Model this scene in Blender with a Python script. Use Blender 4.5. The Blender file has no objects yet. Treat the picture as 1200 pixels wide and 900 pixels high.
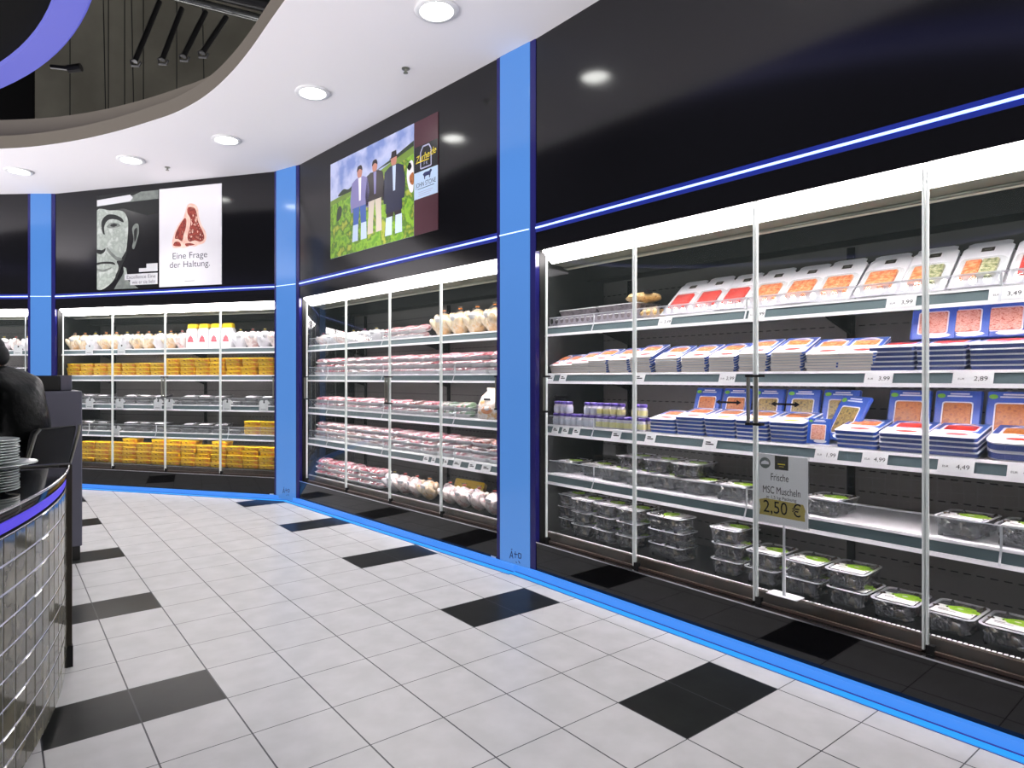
import bpy, math, random
from mathutils import Vector, Matrix, Euler
random.seed(7)
SC = bpy.context.scene
COL = SC.collection
PI = math.pi

# ------------------------------------------------------------------ materials
def lin(c):
    return tuple((x/255/12.92 if x/255 <= .04045 else ((x/255+.055)/1.055)**2.4) for x in c)
MATS = {}
def mat(name, rgb, rough=.5, spec=.5, metal=0., emit=None, estr=0., noise=None, nscale=30., bump=0., coat=0., bscale=None):
    m = bpy.data.materials.new(name); m.use_nodes = True
    nt = m.node_tree; p = nt.nodes['Principled BSDF']
    p.inputs['Base Color'].default_value = (*lin(rgb), 1)
    p.inputs['Roughness'].default_value = rough
    p.inputs['Specular IOR Level'].default_value = spec
    p.inputs['Metallic'].default_value = metal
    p.inputs['Coat Weight'].default_value = coat
    p.inputs['Coat Roughness'].default_value = .08
    if emit:
        p.inputs['Emission Color'].default_value = (*lin(emit), 1)
        p.inputs['Emission Strength'].default_value = estr
    if noise or bump:
        tc = nt.nodes.new('ShaderNodeTexCoord')
        nz = nt.nodes.new('ShaderNodeTexNoise'); nz.inputs['Scale'].default_value = nscale
        nz.inputs['Detail'].default_value = 4
        nt.links.new(tc.outputs['Object'], nz.inputs['Vector'])
        if noise:
            r = nt.nodes.new('ShaderNodeValToRGB')
            els = r.color_ramp.elements
            cols = [rgb, *noise]
            while len(els) < len(cols): els.new(.5)
            for i, c in enumerate(cols):
                els[i].position = .36+.28*i/(len(cols)-1); els[i].color = (*lin(c), 1)
            nt.links.new(nz.outputs['Fac'], r.inputs['Fac'])
            nt.links.new(r.outputs['Color'], p.inputs['Base Color'])
        if bump:
            if bscale:
                nz2 = nt.nodes.new('ShaderNodeTexNoise'); nz2.inputs['Scale'].default_value = bscale
                nt.links.new(tc.outputs['Object'], nz2.inputs['Vector'])
            else: nz2 = nz
            b = nt.nodes.new('ShaderNodeBump'); b.inputs['Strength'].default_value = bump
            b.inputs['Distance'].default_value = .02
            nt.links.new(nz2.outputs['Fac'], b.inputs['Height'])
            nt.links.new(b.outputs['Normal'], p.inputs['Normal'])
    MATS[name] = m
    return m

def glassy(name, rgb, body=.0, rough=.0, refl=1.):
    """thin clear sheet: see-through, a little body colour, Fresnel gloss on the side that is looked at"""
    m = bpy.data.materials.new(name); m.use_nodes = True
    nt = m.node_tree; nt.nodes.clear(); N = nt.nodes.new; L = nt.links.new
    out = N('ShaderNodeOutputMaterial')
    tr = N('ShaderNodeBsdfTransparent'); tr.inputs[0].default_value = (.97, .985, .98, 1)
    df = N('ShaderNodeBsdfDiffuse'); df.inputs[0].default_value = (*lin(rgb), 1)
    gl = N('ShaderNodeBsdfGlossy'); gl.inputs['Roughness'].default_value = rough
    fr = N('ShaderNodeFresnel'); fr.inputs[0].default_value = 1.45
    ge = N('ShaderNodeNewGeometry')
    inv = N('ShaderNodeMath'); inv.operation = 'SUBTRACT'; inv.inputs[0].default_value = 1
    L(ge.outputs['Backfacing'], inv.inputs[1])
    mu = N('ShaderNodeMath'); mu.operation = 'MULTIPLY'
    L(fr.outputs[0], mu.inputs[0]); L(inv.outputs[0], mu.inputs[1])
    mu2 = N('ShaderNodeMath'); mu2.operation = 'MULTIPLY'; mu2.inputs[1].default_value = refl
    L(mu.outputs[0], mu2.inputs[0])
    m1 = N('ShaderNodeMixShader'); m1.inputs[0].default_value = body
    L(tr.outputs[0], m1.inputs[1]); L(df.outputs[0], m1.inputs[2])
    m2 = N('ShaderNodeMixShader')
    L(mu2.outputs[0], m2.inputs[0]); L(m1.outputs[0], m2.inputs[1]); L(gl.outputs[0], m2.inputs[2])
    L(m2.outputs[0], out.inputs[0])
    MATS[name] = m
    return m

M_ = mat
M_('black_glass', (12, 12, 16), .12, .45)
M_('plinth_glass', (16, 15, 15), .03, .5)
M_('ceiling_white', (236, 233, 234), .7, .2)
M_('fascia', (106, 100, 90), .8, .2)
M_('dark_hall', (6, 6, 6), .9, .1)
M_('void_wall', (112, 110, 98), .9, .1, noise=[(98, 96, 85)], nscale=1.2)
M_('blue_panel', (34, 60, 100), .12, .4, emit=(80, 134, 206), estr=.86)
M_('blue_edge', (26, 26, 80), .2, .4, emit=(44, 42, 120), estr=.2)
M_('led_white', (200, 215, 255), .4, .3, emit=(120, 150, 255), estr=1.7)
M_('led_halo', (20, 28, 90), .3, .4, emit=(34, 60, 190), estr=.32)  # halo of the LED line put into an emissive colour
M_('led_floor', (20, 50, 90), .3, .4, emit=(66, 136, 232), estr=1.0)
M_('led_foot', (20, 50, 90), .3, .4, emit=(40, 148, 228), estr=1.05)
M_('led_cap', (40, 30, 110), .4, .4, emit=(58, 40, 140), estr=.5)
M_('lamp_lens', (255, 255, 250), .4, .3, emit=(255, 255, 250), estr=18)
M_('lamp_ring', (225, 225, 225), .3, .5)
M_('diffuser', (255, 255, 245), .5, .2, emit=(255, 246, 246), estr=28)
M_('added_shelf_lamp', (255, 255, 250), .5, .2, emit=(255, 244, 248), estr=95)  # emitter for the added light under the shelves
M_('fridge_liner', (150, 150, 150), .5, .3)
M_('fridge_dark', (16, 18, 17), .6, .3)
M_('fridge_canopy', (120, 118, 105), .45, .4)
M_('canopy_rail', (205, 200, 185), .4, .5)
M_('slot_black', (10, 10, 10), .8, .1)
M_('shelf_white', (238, 234, 238), .4, .4)
M_('rail_grey', (88, 104, 108), .3, .5)
M_('tag_white', (240, 238, 240), .5, .3)
M_('ink', (20, 20, 24), .6, .2)
M_('rail_brown', (74, 64, 58), .3, .5, noise=[(88, 70, 60)], nscale=14)
M_('chrome', (205, 205, 210), .18, .5, metal=1.)
M_('steel', (150, 150, 140), .3, .5, metal=1.)
M_('door_edge', (240, 246, 242), .3, .6)
M_('rubber', (14, 14, 14), .6, .3)
glassy('door_glass', (200, 220, 215), .012, 0., 1.)
glassy('clear_fence', (235, 232, 238), .10, .05, 1.)
glassy('hole_fence', (215, 205, 220), .5, .1, 1.)
glassy('clear_plastic', (235, 235, 245), .07, .12, .7)
glassy('rim_plastic', (246, 244, 250), .62, .12, 1.)
glassy('film', (245, 242, 248), .045, .06, .9)
M_('mussel', (22, 23, 32), .16, .8, noise=[(40, 38, 44), (84, 70, 52)], nscale=26, coat=.15)
M_('lime', (150, 205, 20), .5, .3, noise=[(170, 215, 50), (110, 170, 20)], nscale=60)
M_('paper_white', (242, 240, 242), .5, .3)
M_('pack_white', (240, 238, 244), .4, .4)
M_('pack_blue', (38, 74, 160), .35, .5, noise=[(46, 88, 178)], nscale=20)
M_('pack_navy', (54, 70, 132), .35, .5)
M_('salmon', (44, 84, 172), .35, .5)
M_('pack_tan', (250, 238, 228), .5, .4)
M_('fish_orange', (214, 96, 40), .3, .5, noise=[(235, 130, 62), (245, 178, 130)], nscale=60, bump=.2)
M_('fish_red', (200, 34, 24), .3, .5, noise=[(222, 52, 34)], nscale=30)
M_('fish_brown', (164, 92, 36), .35, .5, noise=[(186, 112, 50), (140, 70, 24)], nscale=50)
M_('fish_pink', (205, 130, 110), .35, .5, noise=[(232, 180, 160), (190, 100, 80)], nscale=70)
M_('fish_olive', (110, 92, 46), .35, .5, noise=[(150, 128, 66), (70, 60, 30)], nscale=50)
M_('fish_green', (92, 104, 50), .35, .5, noise=[(170, 170, 120), (210, 200, 170)], nscale=60)
M_('red_print', (205, 50, 36), .4, .4)
M_('yellow_print', (222, 190, 40), .4, .4)
M_('green_print', (110, 176, 50), .4, .4)
M_('logo_dark', (62, 58, 50), .4, .4)
M_('gold_pack', (206, 168, 104), .3, .6, noise=[(232, 200, 140), (160, 110, 60)], nscale=40)
M_('grey_tray', (110, 100, 106), .3, .6, noise=[(140, 130, 136), (84, 76, 82)], nscale=18)
M_('silver_film', (190, 190, 192), .22, .7)
M_('purple_lid', (84, 62, 150), .35, .5)
M_('jar_glass', (206, 200, 212), .15, .7)
M_('jar_label', (222, 214, 150), .4, .4)
M_('jar_label_grey', (196, 198, 214), .4, .4)
M_('chicken', (242, 216, 176), .2, .7, noise=[(248, 228, 200), (232, 186, 130)], nscale=16, coat=.7, bump=.15)
M_('chicken_pale', (244, 222, 214), .2, .7, noise=[(250, 238, 234), (226, 180, 172)], nscale=18, coat=.7, bump=.15)
M_('meat', (226, 96, 112), .25, .6, noise=[(238, 140, 150), (196, 60, 76), (244, 190, 190)], nscale=34, coat=.5)
M_('meat_brown', (160, 100, 70), .25, .6, noise=[(214, 176, 160), (140, 96, 66)], nscale=30, coat=.5)
M_('meat_pale', (240, 180, 188), .25, .6, noise=[(246, 212, 212), (222, 130, 146)], nscale=30, coat=.5)
M_('meat_dark', (120, 58, 52), .25, .6, noise=[(150, 80, 70)], nscale=30, coat=.5)
M_('herb', (62, 110, 66), .3, .5, noise=[(120, 150, 110), (40, 80, 50)], nscale=40)
M_('foam_white', (244, 240, 244), .5, .3)
M_('yellow_pack', (236, 182, 8), .35, .5, noise=[(244, 200, 24), (222, 150, 10)], nscale=16)
M_('yellow_lid', (248, 208, 30), .35, .5)
M_('brown_print', (140, 76, 20), .5, .4)
M_('black_tray', (22, 22, 26), .3, .6)
M_('grey_meat', (100, 100, 104), .3, .5, noise=[(150, 140, 140), (64, 66, 74)], nscale=40)
M_('bag_paper', (238, 220, 206), .5, .3, noise=[(248, 240, 232), (224, 170, 100)], nscale=14)
M_('orange_print', (226, 130, 40), .4, .4)
M_('acrylic', (225, 225, 230), .15, .6)
M_('khaki', (188, 168, 92), .5, .3)
M_('steak', (130, 44, 36), .5, .3, noise=[(160, 70, 58), (104, 30, 26), (190, 120, 104)], nscale=16)
M_('steak_fat', (224, 176, 160), .5, .3, noise=[(236, 206, 190)], nscale=18)
M_('poster_pale', (222, 220, 224), .25, .5)
M_('poster_black', (12, 12, 16), .25, .5)
M_('g_dark', (30, 32, 32), .4, .3)
M_('g_mid', (104, 110, 106), .4, .3, noise=[(128, 134, 128)], nscale=14)
M_('g_light', (172, 180, 172), .4, .3, noise=[(150, 158, 150), (190, 196, 190)], nscale=12)
M_('g_pale', (205, 205, 208), .4, .3)
M_('print_ink', (74, 72, 84), .5, .3)
M_('sky_print', (150, 170, 214), .3, .5, noise=[(190, 196, 226), (120, 140, 196)], nscale=3)
M_('grass_print', (96, 150, 30), .3, .5, noise=[(140, 184, 44), (64, 112, 26), (172, 180, 60)], nscale=9)
M_('hedge_print', (40, 54, 36), .3, .5)
M_('hill_print', (110, 140, 50), .3, .5)
M_('coat_print', (38, 26, 30), .3, .5)
M_('suit_print', (26, 30, 60), .3, .5)
M_('lilac_print', (130, 124, 176), .3, .5)
M_('jeans_print', (56, 92, 170), .3, .5)
M_('skin_print', (190, 130, 110), .3, .5)
M_('shirt_print', (196, 214, 240), .3, .5)
M_('cream_print', (208, 196, 178), .3, .5)
M_('maroon', (70, 30, 42), .3, .5)
M_('label_blue', (190, 214, 240), .3, .5)
M_('navy_ink', (30, 40, 90), .4, .4)
M_('gold_ink', (236, 214, 60), .4, .4)
M_('silver_ink', (170, 170, 200), .4, .4)
M_('violet_led', (60, 50, 160), .4, .3, emit=(66, 52, 170), estr=1.2)
M_('tile_glaze', (104, 100, 84), .07, .8, noise=[(84, 82, 70), (128, 124, 108)], nscale=5, bump=.05, bscale=9)
M_('grout_light', (214, 214, 230), .5, .3)
M_('worktop', (10, 11, 14), .06, .6)
M_('post_brown', (48, 42, 32), .4, .4)
M_('china', (214, 222, 220), .15, .7)
M_('box_grey', (104, 104, 116), .5, .3)
M_('box_dark', (36, 36, 34), .4, .4)
M_('leather', (7, 9, 9), .42, .1, bump=.5, nscale=13)
M_('chair_cover', (10, 10, 12), .7, .3)
M_('trouser', (18, 18, 24), .8, .2)
M_('skin', (196, 146, 120), .5, .4)
M_('hair', (14, 13, 14), .6, .3)
M_('collar_gold', (150, 128, 86), .5, .4)
M_('shoe', (16, 14, 14), .35, .5)
M_('violet_ring', (66, 66, 96), .5, .3, emit=(96, 100, 204), estr=.8)
M_('pipe_dark', (30, 30, 30), .3, .6)
M_('pipe_steel', (120, 122, 118), .25, .6, metal=.8)
M_('wire', (36, 36, 33), .6, .3)
M_('mark_ink', (30, 34, 80), .6, .2)

# tiled floor: light and dark glazed tiles with grout lines on a 33 cm grid
TX0, TY0, TT = .468, 2.45, .3328
def tile_mat(name, rgb, rgb2, rough, spec):
    m = mat(name, rgb, rough, spec)
    nt = m.node_tree; N = nt.nodes.new; L = nt.links.new; p = nt.nodes['Principled BSDF']
    tc = N('ShaderNodeTexCoord'); sp = N('ShaderNodeSeparateXYZ'); L(tc.outputs['Object'], sp.inputs[0])
    def line(sock, off, w):
        a = N('ShaderNodeMath'); a.operation = 'SUBTRACT'; L(sock, a.inputs[0]); a.inputs[1].default_value = off
        b = N('ShaderNodeMath'); b.operation = 'DIVIDE'; L(a.outputs[0], b.inputs[0]); b.inputs[1].default_value = TT
        c = N('ShaderNodeMath'); c.operation = 'PINGPONG'; L(b.outputs[0], c.inputs[0]); c.inputs[1].default_value = .5
        d = N('ShaderNodeMath'); d.operation = 'LESS_THAN'; L(c.outputs[0], d.inputs[0]); d.inputs[1].default_value = w
        return d.outputs[0]
    x = line(sp.outputs[0], TX0, .0095); y = line(sp.outputs[1], TY0, .0065)
    mx = N('ShaderNodeMath'); mx.operation = 'MAXIMUM'; L(x, mx.inputs[0]); L(y, mx.inputs[1])
    nz = N('ShaderNodeTexNoise'); nz.inputs['Scale'].default_value = 7; nz.inputs['Detail'].default_value = 6
    L(tc.outputs['Object'], nz.inputs['Vector'])
    r = N('ShaderNodeValToRGB'); r.color_ramp.elements[0].position = .35; r.color_ramp.elements[1].position = .7
    r.color_ramp.elements[0].color = (*lin(rgb2), 1); r.color_ramp.elements[1].color = (*lin(rgb), 1)
    L(nz.outputs['Fac'], r.inputs[0])
    mi = N('ShaderNodeMixRGB'); L(mx.outputs[0], mi.inputs[0]); L(r.outputs[0], mi.inputs[1])
    mi.inputs[2].default_value = (*lin((62, 62, 66)), 1)
    L(mi.outputs[0], p.inputs['Base Color'])
    return m
tile_mat('tile_white', (194, 193, 194), (182, 182, 182), .34, .3)
tile_mat('tile_black', (36, 38, 37), (30, 31, 31), .28, .08)

# back liner of the cabinets: light sheet with rows of dashed slots
def liner_mat():
    m = mat('liner_slotted', (158, 156, 152), .5, .3)
    nt = m.node_tree; N = nt.nodes.new; L = nt.links.new; p = nt.nodes['Principled BSDF']
    tc = N('ShaderNodeTexCoord'); sp = N('ShaderNodeSeparateXYZ'); L(tc.outputs['Object'], sp.inputs[0])
    def stripe(sock, per, w):
        b = N('ShaderNodeMath'); b.operation = 'DIVIDE'; L(sock, b.inputs[0]); b.inputs[1].default_value = per
        c = N('ShaderNodeMath'); c.operation = 'PINGPONG'; L(b.outputs[0], c.inputs[0]); c.inputs[1].default_value = .5
        d = N('ShaderNodeMath'); d.operation = 'LESS_THAN'; L(c.outputs[0], d.inputs[0]); d.inputs[1].default_value = w
        return d.outputs[0]
    a = stripe(sp.outputs[0], .05, .3); b = stripe(sp.outputs[2], .11, .028)
    mu = N('ShaderNodeMath'); mu.operation = 'MULTIPLY'; L(a, mu.inputs[0]); L(b, mu.inputs[1])
    mi = N('ShaderNodeMixRGB'); L(mu.outputs[0], mi.inputs[0])
    mi.inputs[1].default_value = (*lin((92, 90, 88)), 1); mi.inputs[2].default_value = (*lin((14, 14, 14)), 1)
    L(mi.outputs[0], p.inputs['Base Color'])
liner_mat()

# ------------------------------------------------------------------ mesh builder
def rr(w, d, r, n=3, cx=0., cy=0.):
    r = min(r, w/2-1e-4, d/2-1e-4); out = []
    for k, (sx, sy) in enumerate(((1, -1), (1, 1), (-1, 1), (-1, -1))):
        for i in range(n+1):
            a = -PI/2+k*PI/2+i*PI/2/n
            out.append((cx+sx*(w/2-r)+r*math.cos(a), cy+sy*(d/2-r)+r*math.sin(a)))
    return out

class MB:
    def __init__(s): s.v = []; s.f = []; s.m = []; s.mats = []
    def mi(s, m):
        if m not in s.mats: s.mats.append(m)
        return s.mats.index(m)
    def add(s, vs, fs, m):
        b = len(s.v); k = s.mi(m); s.v += [tuple(x) for x in vs]
        for f in fs: s.f.append(tuple(b+i for i in f)); s.m.append(k)
    def box(s, x0, x1, y0, y1, z0, z1, m, M=None):
        vs = [Vector((x, y, z)) for z in (z0, z1) for y in (y0, y1) for x in (x0, x1)]
        if M is not None: vs = [M @ v for v in vs]
        s.add(vs, [(0, 2, 3, 1), (4, 5, 7, 6), (0, 1, 5, 4), (2, 6, 7, 3), (0, 4, 6, 2), (1, 3, 7, 5)], m)
    def bbox(s, x0, x1, y0, y1, z0, z1, m, r=.004):
        """box with rounded vertical corners and softened top and bottom"""
        w, d = x1-x0, y1-y0; cx, cy = (x0+x1)/2, (y0+y1)/2; e = min(r, (z1-z0)/2.5)
        s.loft([[(x, y, z) for x, y in rr(w-2*i, d-2*i, max(r-i, .0005), 3, cx, cy)] for z, i in ((z0, e*.6), (z0+e, 0), (z1-e, 0), (z1, e*.6))], m)
    def loft(s, secs, m, cap0=True, cap1=True, closed=True, M=None):
        n = len(secs[0]); vs = [Vector(p) for q in secs for p in q]
        if M is not None: vs = [M @ v for v in vs]
        fs = []
        for k in range(len(secs)-1):
            for i in range(n if closed else n-1):
                j = (i+1) % n
                fs.append((k*n+i, k*n+j, (k+1)*n+j, (k+1)*n+i))
        if cap0: fs.append(tuple(reversed(range(n))))
        if cap1: fs.append(tuple(range((len(secs)-1)*n, len(secs)*n)))
        s.add(vs, fs, m)
    def tube(s, pts, r, m, n=8, cap=True):
        pts = [Vector(p) for p in pts]; secs = []; prev = None
        for i, p in enumerate(pts):
            t = (pts[min(i+1, len(pts)-1)]-pts[max(i-1, 0)]).normalized()
            a = prev if prev else (Vector((0, 0, 1)) if abs(t.z) < .9 else Vector((1, 0, 0)))
            x = a.cross(t)
            x = x.normalized() if x.length > 1e-6 else Vector((1, 0, 0))
            y = t.cross(x).normalized(); prev = a
            rad = r[i] if isinstance(r, (list, tuple)) else r
            secs.append([p+rad*(math.cos(2*PI*k/n)*x+math.sin(2*PI*k/n)*y) for k in range(n)])
        s.loft(secs, m, cap, cap)
    def lathe(s, prof, m, n=20, cx=0, cy=0, cz=0):
        s.loft([[(cx+r*math.cos(2*PI*k/n), cy+r*math.sin(2*PI*k/n), cz+z) for k in range(n)] for r, z in prof], m)
    def poly(s, pts, m): s.add(pts, [tuple(range(len(pts)))], m)
    def ell(s, c, rad, m, M=None, nu=10, nv=6, fn=None):
        vs = []; fs = []
        for j in range(nv+1):
            th = PI*j/nv
            for i in range(nu):
                ph = 2*PI*i/nu
                p = Vector((math.sin(th)*math.cos(ph), math.sin(th)*math.sin(ph), math.cos(th)))
                k = fn(p) if fn else 1
                p = Vector((p.x*rad[0]*k, p.y*rad[1]*k, p.z*rad[2]*k))
                if M is not None: p = M @ p
                vs.append(p+Vector(c))
        for j in range(nv):
            for i in range(nu):
                a, b = j*nu+i, j*nu+(i+1) % nu
                fs.append((a, a+nu, b+nu, b))
        s.add(vs, fs, m)
    def text(s, body, size, o, xd, yd, m, align='CENTER', width=None):
        cu = bpy.data.curves.new('lettering', 'FONT'); cu.body = body; cu.size = size; cu.align_x = align
        ob = bpy.data.objects.new('lettering', cu)
        me = bpy.data.meshes.new_from_object(ob)
        o, xd, yd = Vector(o), Vector(xd).normalized(), Vector(yd).normalized()
        xs = [v.co.x for v in me.vertices]
        sx = 1.
        if width and xs and max(xs) > min(xs): sx = width/(max(xs)-min(xs))
        s.add([o+xd*v.co.x*sx+yd*v.co.y for v in me.vertices], [tuple(p.vertices) for p in me.polygons], m)
        bpy.data.objects.remove(ob); bpy.data.curves.remove(cu); bpy.data.meshes.remove(me)
    def mesh(s, name, smooth=None):
        me = bpy.data.meshes.new(name); me.from_pydata(s.v, [], s.f); me.update()
        for m in s.mats: me.materials.append(MATS[m])
        me.polygons.foreach_set('material_index', s.m)
        if smooth:
            me.polygons.foreach_set('use_smooth', [True]*len(me.polygons))
            me.set_sharp_from_angle(angle=math.radians(smooth))
        return me
    def build(s, name, parent=None, smooth=None, link=True):
        o = bpy.data.objects.new(name, s.mesh(name, smooth))
        if link: COL.objects.link(o)
        if parent is not None: o.parent = parent
        return o

def tag(o, label, cat, group=None, kind=None):
    o['label'] = label; o['category'] = cat
    if group: o['group'] = group
    if kind: o['kind'] = kind
    return o
def structure(o): o['kind'] = 'structure'; return o
def empty(name, loc=(0, 0, 0), rz=0., link=True):
    o = bpy.data.objects.new(name, None); o.empty_display_size = .1
    if link: COL.objects.link(o)
    o.location = loc; o.rotation_euler = (0, 0, rz); return o
PROTOS = []
def proto(o):
    PROTOS.append(o); return o
def dup(p, parts=True):
    c = p.copy(); COL.objects.link(c)
    if parts:
        for ch in p.children:
            d = ch.copy(); COL.objects.link(d); d.parent = c
            for g in ch.children:
                e = g.copy(); COL.objects.link(e); e.parent = d
    return c
ORD = ['zeroth', 'first', 'second', 'third', 'fourth', 'fifth', 'sixth', 'seventh', 'eighth', 'ninth', 'tenth', 'eleventh', 'twelfth',
       'thirteenth', 'fourteenth', 'fifteenth', 'sixteenth', 'seventeenth', 'eighteenth', 'nineteenth', 'twentieth',
       'twenty-first', 'twenty-second', 'twenty-third', 'twenty-fourth', 'twenty-fifth', 'twenty-sixth', 'twenty-seventh', 'twenty-eighth']
def nth(k): return ORD[k]

# ------------------------------------------------------------------ plan of the wall of cabinets
class Bay:
    def __init__(s, a, b):
        s.a = Vector((*a, 0)); d = Vector((*b, 0))-s.a; s.len = d.length; s.u = d.normalized()
        s.n = Vector((-s.u.y, s.u.x, 0)); s.rz = math.atan2(s.u.y, s.u.x)
    def p(s, u, v, z): return s.a+s.u*u+s.n*v+Vector((0, 0, z))
BR = Bay((3.01, 3.23), (3.058, .18)); BM = Bay((2.688, 6.645), (2.971, 3.597))
BL = Bay((.599, 9.488), (2.549, 7.025)); BK = Bay((-2.16, 11.65), (.318, 9.689))
W = {'R': 3.05, 'M': BM.len, 'L': BL.len, 'K': BK.len}
CEIL = 3.70
LEDZ = 2.40

# ------------------------------------------------------------------ floor
def floor():
    mb = MB(); i0, i1, j0, j1 = -10, 14, -16, 34
    vs = [(TX0+i*TT, TY0+j*TT, 0) for j in range(j0, j1+1) for i in range(i0, i1+1)]
    n = i1-i0+1; w, b = [], []
    for j in range(j0, j1):
        for i in range(i0, i1):
            q = ((j-j0)*n+i-i0, (j-j0)*n+i-i0+1, (j-j0+1)*n+i-i0+1, (j-j0+1)*n+i-i0)
            dark = (j-1) % 4 == 0 and (i % 6) in (5, 0)
            (b if dark else w).append(q)
    base = len(mb.v)
    mb.add(vs, w, 'tile_white'); k = mb.mi('tile_black')
    for q in b: mb.f.append(tuple(base+x for x in q)); mb.m.append(k)
    structure(mb.build('floor'))
floor()

# ------------------------------------------------------------------ walls above and below the cabinets
def header(bay, name, u0, u1):
    mb = MB(); mb.box(u0, u1, 0, .03, 2.24, CEIL+.01, 'black_glass')
    mb.box(u0, u1, .031, .05, 2.28, CEIL+.4, 'dark_hall')
    o = mb.build(name); o.location = bay.a; o.rotation_euler = (0, 0, bay.rz); structure(o)
def plinth(bay, name, u0, u1, lab=None):
    mb = MB(); mb.box(u0, u1, 0, .02, 0, .24, 'plinth_glass')
    mb.box(u0, u1, -.004, .03, .24, .247, 'chrome')
    if lab is not None: mb.box(lab-.05, lab, -.0015, 0, .045, .062, 'tag_white')
    o = mb.build(name); o.location = bay.a; o.rotation_euler = (0, 0, bay.rz); structure(o)
for bay, side, w, lab in ((BR, 'right', W['R'], None), (BM, 'middle', W['M'], 3.045), (BL, 'back', W['L'], 3.125), (BK, 'left', W['K'], None)):
    header(bay, 'wall_'+side, 0, w); plinth(bay, 'baseboard_'+side, 0, w, lab)

# LED line in the header and blue strip at the foot, one of each per wall
def led_line(bay, w, label):
    root = empty('light_strip', bay.p(0, 0, LEDZ), bay.rz); tag(root, label, 'light strip', 'thin blue light lines across the black panels')
    mb = MB(); mb.box(0, w, -.008, -.0005, -.006, .006, 'led_white'); mb.build('tube', root)
    mb = MB(); mb.box(0, w, -.004, -.0002, -.03, -.0065, 'led_halo'); mb.box(0, w, -.004, -.0002, .0065, .03, 'led_halo'); mb.build('halo_band', root)  # faint glowing bands paint the tube's halo onto the panel
def foot_strip(bay, u0, u1, label):
    root = empty('floor_light_strip', bay.p(0, 0, 0), bay.rz); tag(root, label, 'light strip', 'glowing blue strips along the foot of the wall')
    mb = MB(); mb.box(u0, u1, -.036, -.004, .006, .052, 'led_floor'); mb.build('diffuser', root)
    mb = MB(); mb.box(u0, u1, -.088, -.046, .0025, .008, 'led_foot'); mb.build('foot_diffuser', root)
    mb = MB(); mb.box(u0, u1, -.0905, -.002, 0, .0024, 'led_cap'); mb.box(u0, u1, -.0455, -.037, .0025, .010, 'led_cap'); mb.build('base', root)
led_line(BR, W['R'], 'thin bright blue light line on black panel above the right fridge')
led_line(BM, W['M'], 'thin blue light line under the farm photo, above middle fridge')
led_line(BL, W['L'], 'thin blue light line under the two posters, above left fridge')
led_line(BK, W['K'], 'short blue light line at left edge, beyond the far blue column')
foot_strip(BR, -.21, W['R'], 'long glowing blue strip on the floor below the right fridge')
foot_strip(BM, -.2, W['M']+.2, 'glowing blue strip on the floor below the middle fridge')
foot_strip(BL, -.2, W['L']+.2, 'glowing blue strip on the floor below the left fridge')
foot_strip(BK, 0, W['K']+.15, 'glowing blue floor strip below the fridge at far left, behind counter')

# blue columns between the bays
def column(p, q, label, mark=None):
    p, q = Vector((*p, 0)), Vector((*q, 0)); d = q-p; w = d.length; rz = math.atan2(d.y, d.x)
    root = empty('light_column', p, rz); tag(root, label, 'column', 'blue lit columns between the fridges')
    mb = MB(); mb.bbox(.035, w-.05, -.012, .012, 0.02, CEIL-.002, 'blue_panel', .003); mb.build('light_panel', root)
    mb = MB(); mb.box(0, .034, -.006, .05, 0, CEIL-.001, 'blue_edge'); mb.build('edge_trim', root)
    mb = MB(); mb.box(w-.049, w, -.006, .05, 0, CEIL-.001, 'blue_edge'); mb.build('edge_trim', root)
    mb = MB(); mb.box(.002, w-.002, .06, .3, 0, CEIL-.001, 'fridge_dark'); mb.build('core', root)
    mb = MB(); mb.box(.035, w-.05, -.018, -.0125, LEDZ-.004, LEDZ+.004, 'led_white'); mb.build('light_line', root)
    if mark:
        mb = MB(); x = w*.36; y = -.0128
        def st(a, b, t=.006):
            a, b = Vector(a), Vector(b); nn = Vector((-(b-a).y, (b-a).x)).normalized()*t/2
            pts = [(x+k.x, y, .085+k.y) for k in (a-nn, b-nn, b+nn, a+nn)]; mb.poly(pts, 'mark_ink')
        st((0, 0), (.02, .055)); st((.02, .055), (.032, .005)); st((.006, .02), (.03, .02)); st((.014, .065), (.026, .07))
        st((.055, .012), (.055, .06)); st((.042, .04), (.078, .042)); st((.085, .02), (.085, .055)); st((.085, .055), (.11, .052))
        st((.11, .052), (.108, .022)); st((.108, .022), (.085, .02)); st((.06, -.012), (.07, -.018)); st((.085, .0), (.1, -.016))
        mb.build('mark', root)
column((2.971, 3.597), (3.01, 3.23), 'nearest blue lit column, between right and middle fridges', True)
column((2.549, 7.025), (2.688, 6.645), 'blue lit column between the middle fridge and the left fridge', True)
column((.318, 9.689), (.599, 9.488), 'farthest blue lit column, rising behind the grey box and the person')
# ------------------------------------------------------------------ ceiling with its curved opening
from math import hypot
EDGE = [(1.43, -4.5), (1.43, -2), (1.43, 0), (1.43, 2), (1.435, 3.3), (1.445, 4.0), (1.458, 4.5), (1.452, 4.9), (1.42, 5.3), (1.36, 5.65), (1.26, 6.0),
        (1.13, 6.3), (.98, 6.62), (.82, 6.92), (.64, 7.22), (.44, 7.5), (.24, 7.74), (.02, 7.95), (-.25, 8.17), (-.6, 8.42), (-1.1, 8.72), (-1.8, 9.05), (-2.8, 9.4), (-4.5, 9.8)]
def smooth_curve(pts, k=4):
    out = []
    for i in range(len(pts)-1):
        p0, p1, p2, p3 = (Vector((*pts[max(0, min(len(pts)-1, j))], 0)) for j in (i-1, i, i+1, i+2))
        for t in range(k):
            t /= k
            out.append(.5*((2*p1)+(p2-p0)*t+(2*p0-5*p1+4*p2-p3)*t*t+(3*p1-p0-3*p2+p3)*t**3))
    out.append(Vector((*pts[-1], 0))); return out
EC = smooth_curve(EDGE)
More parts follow.
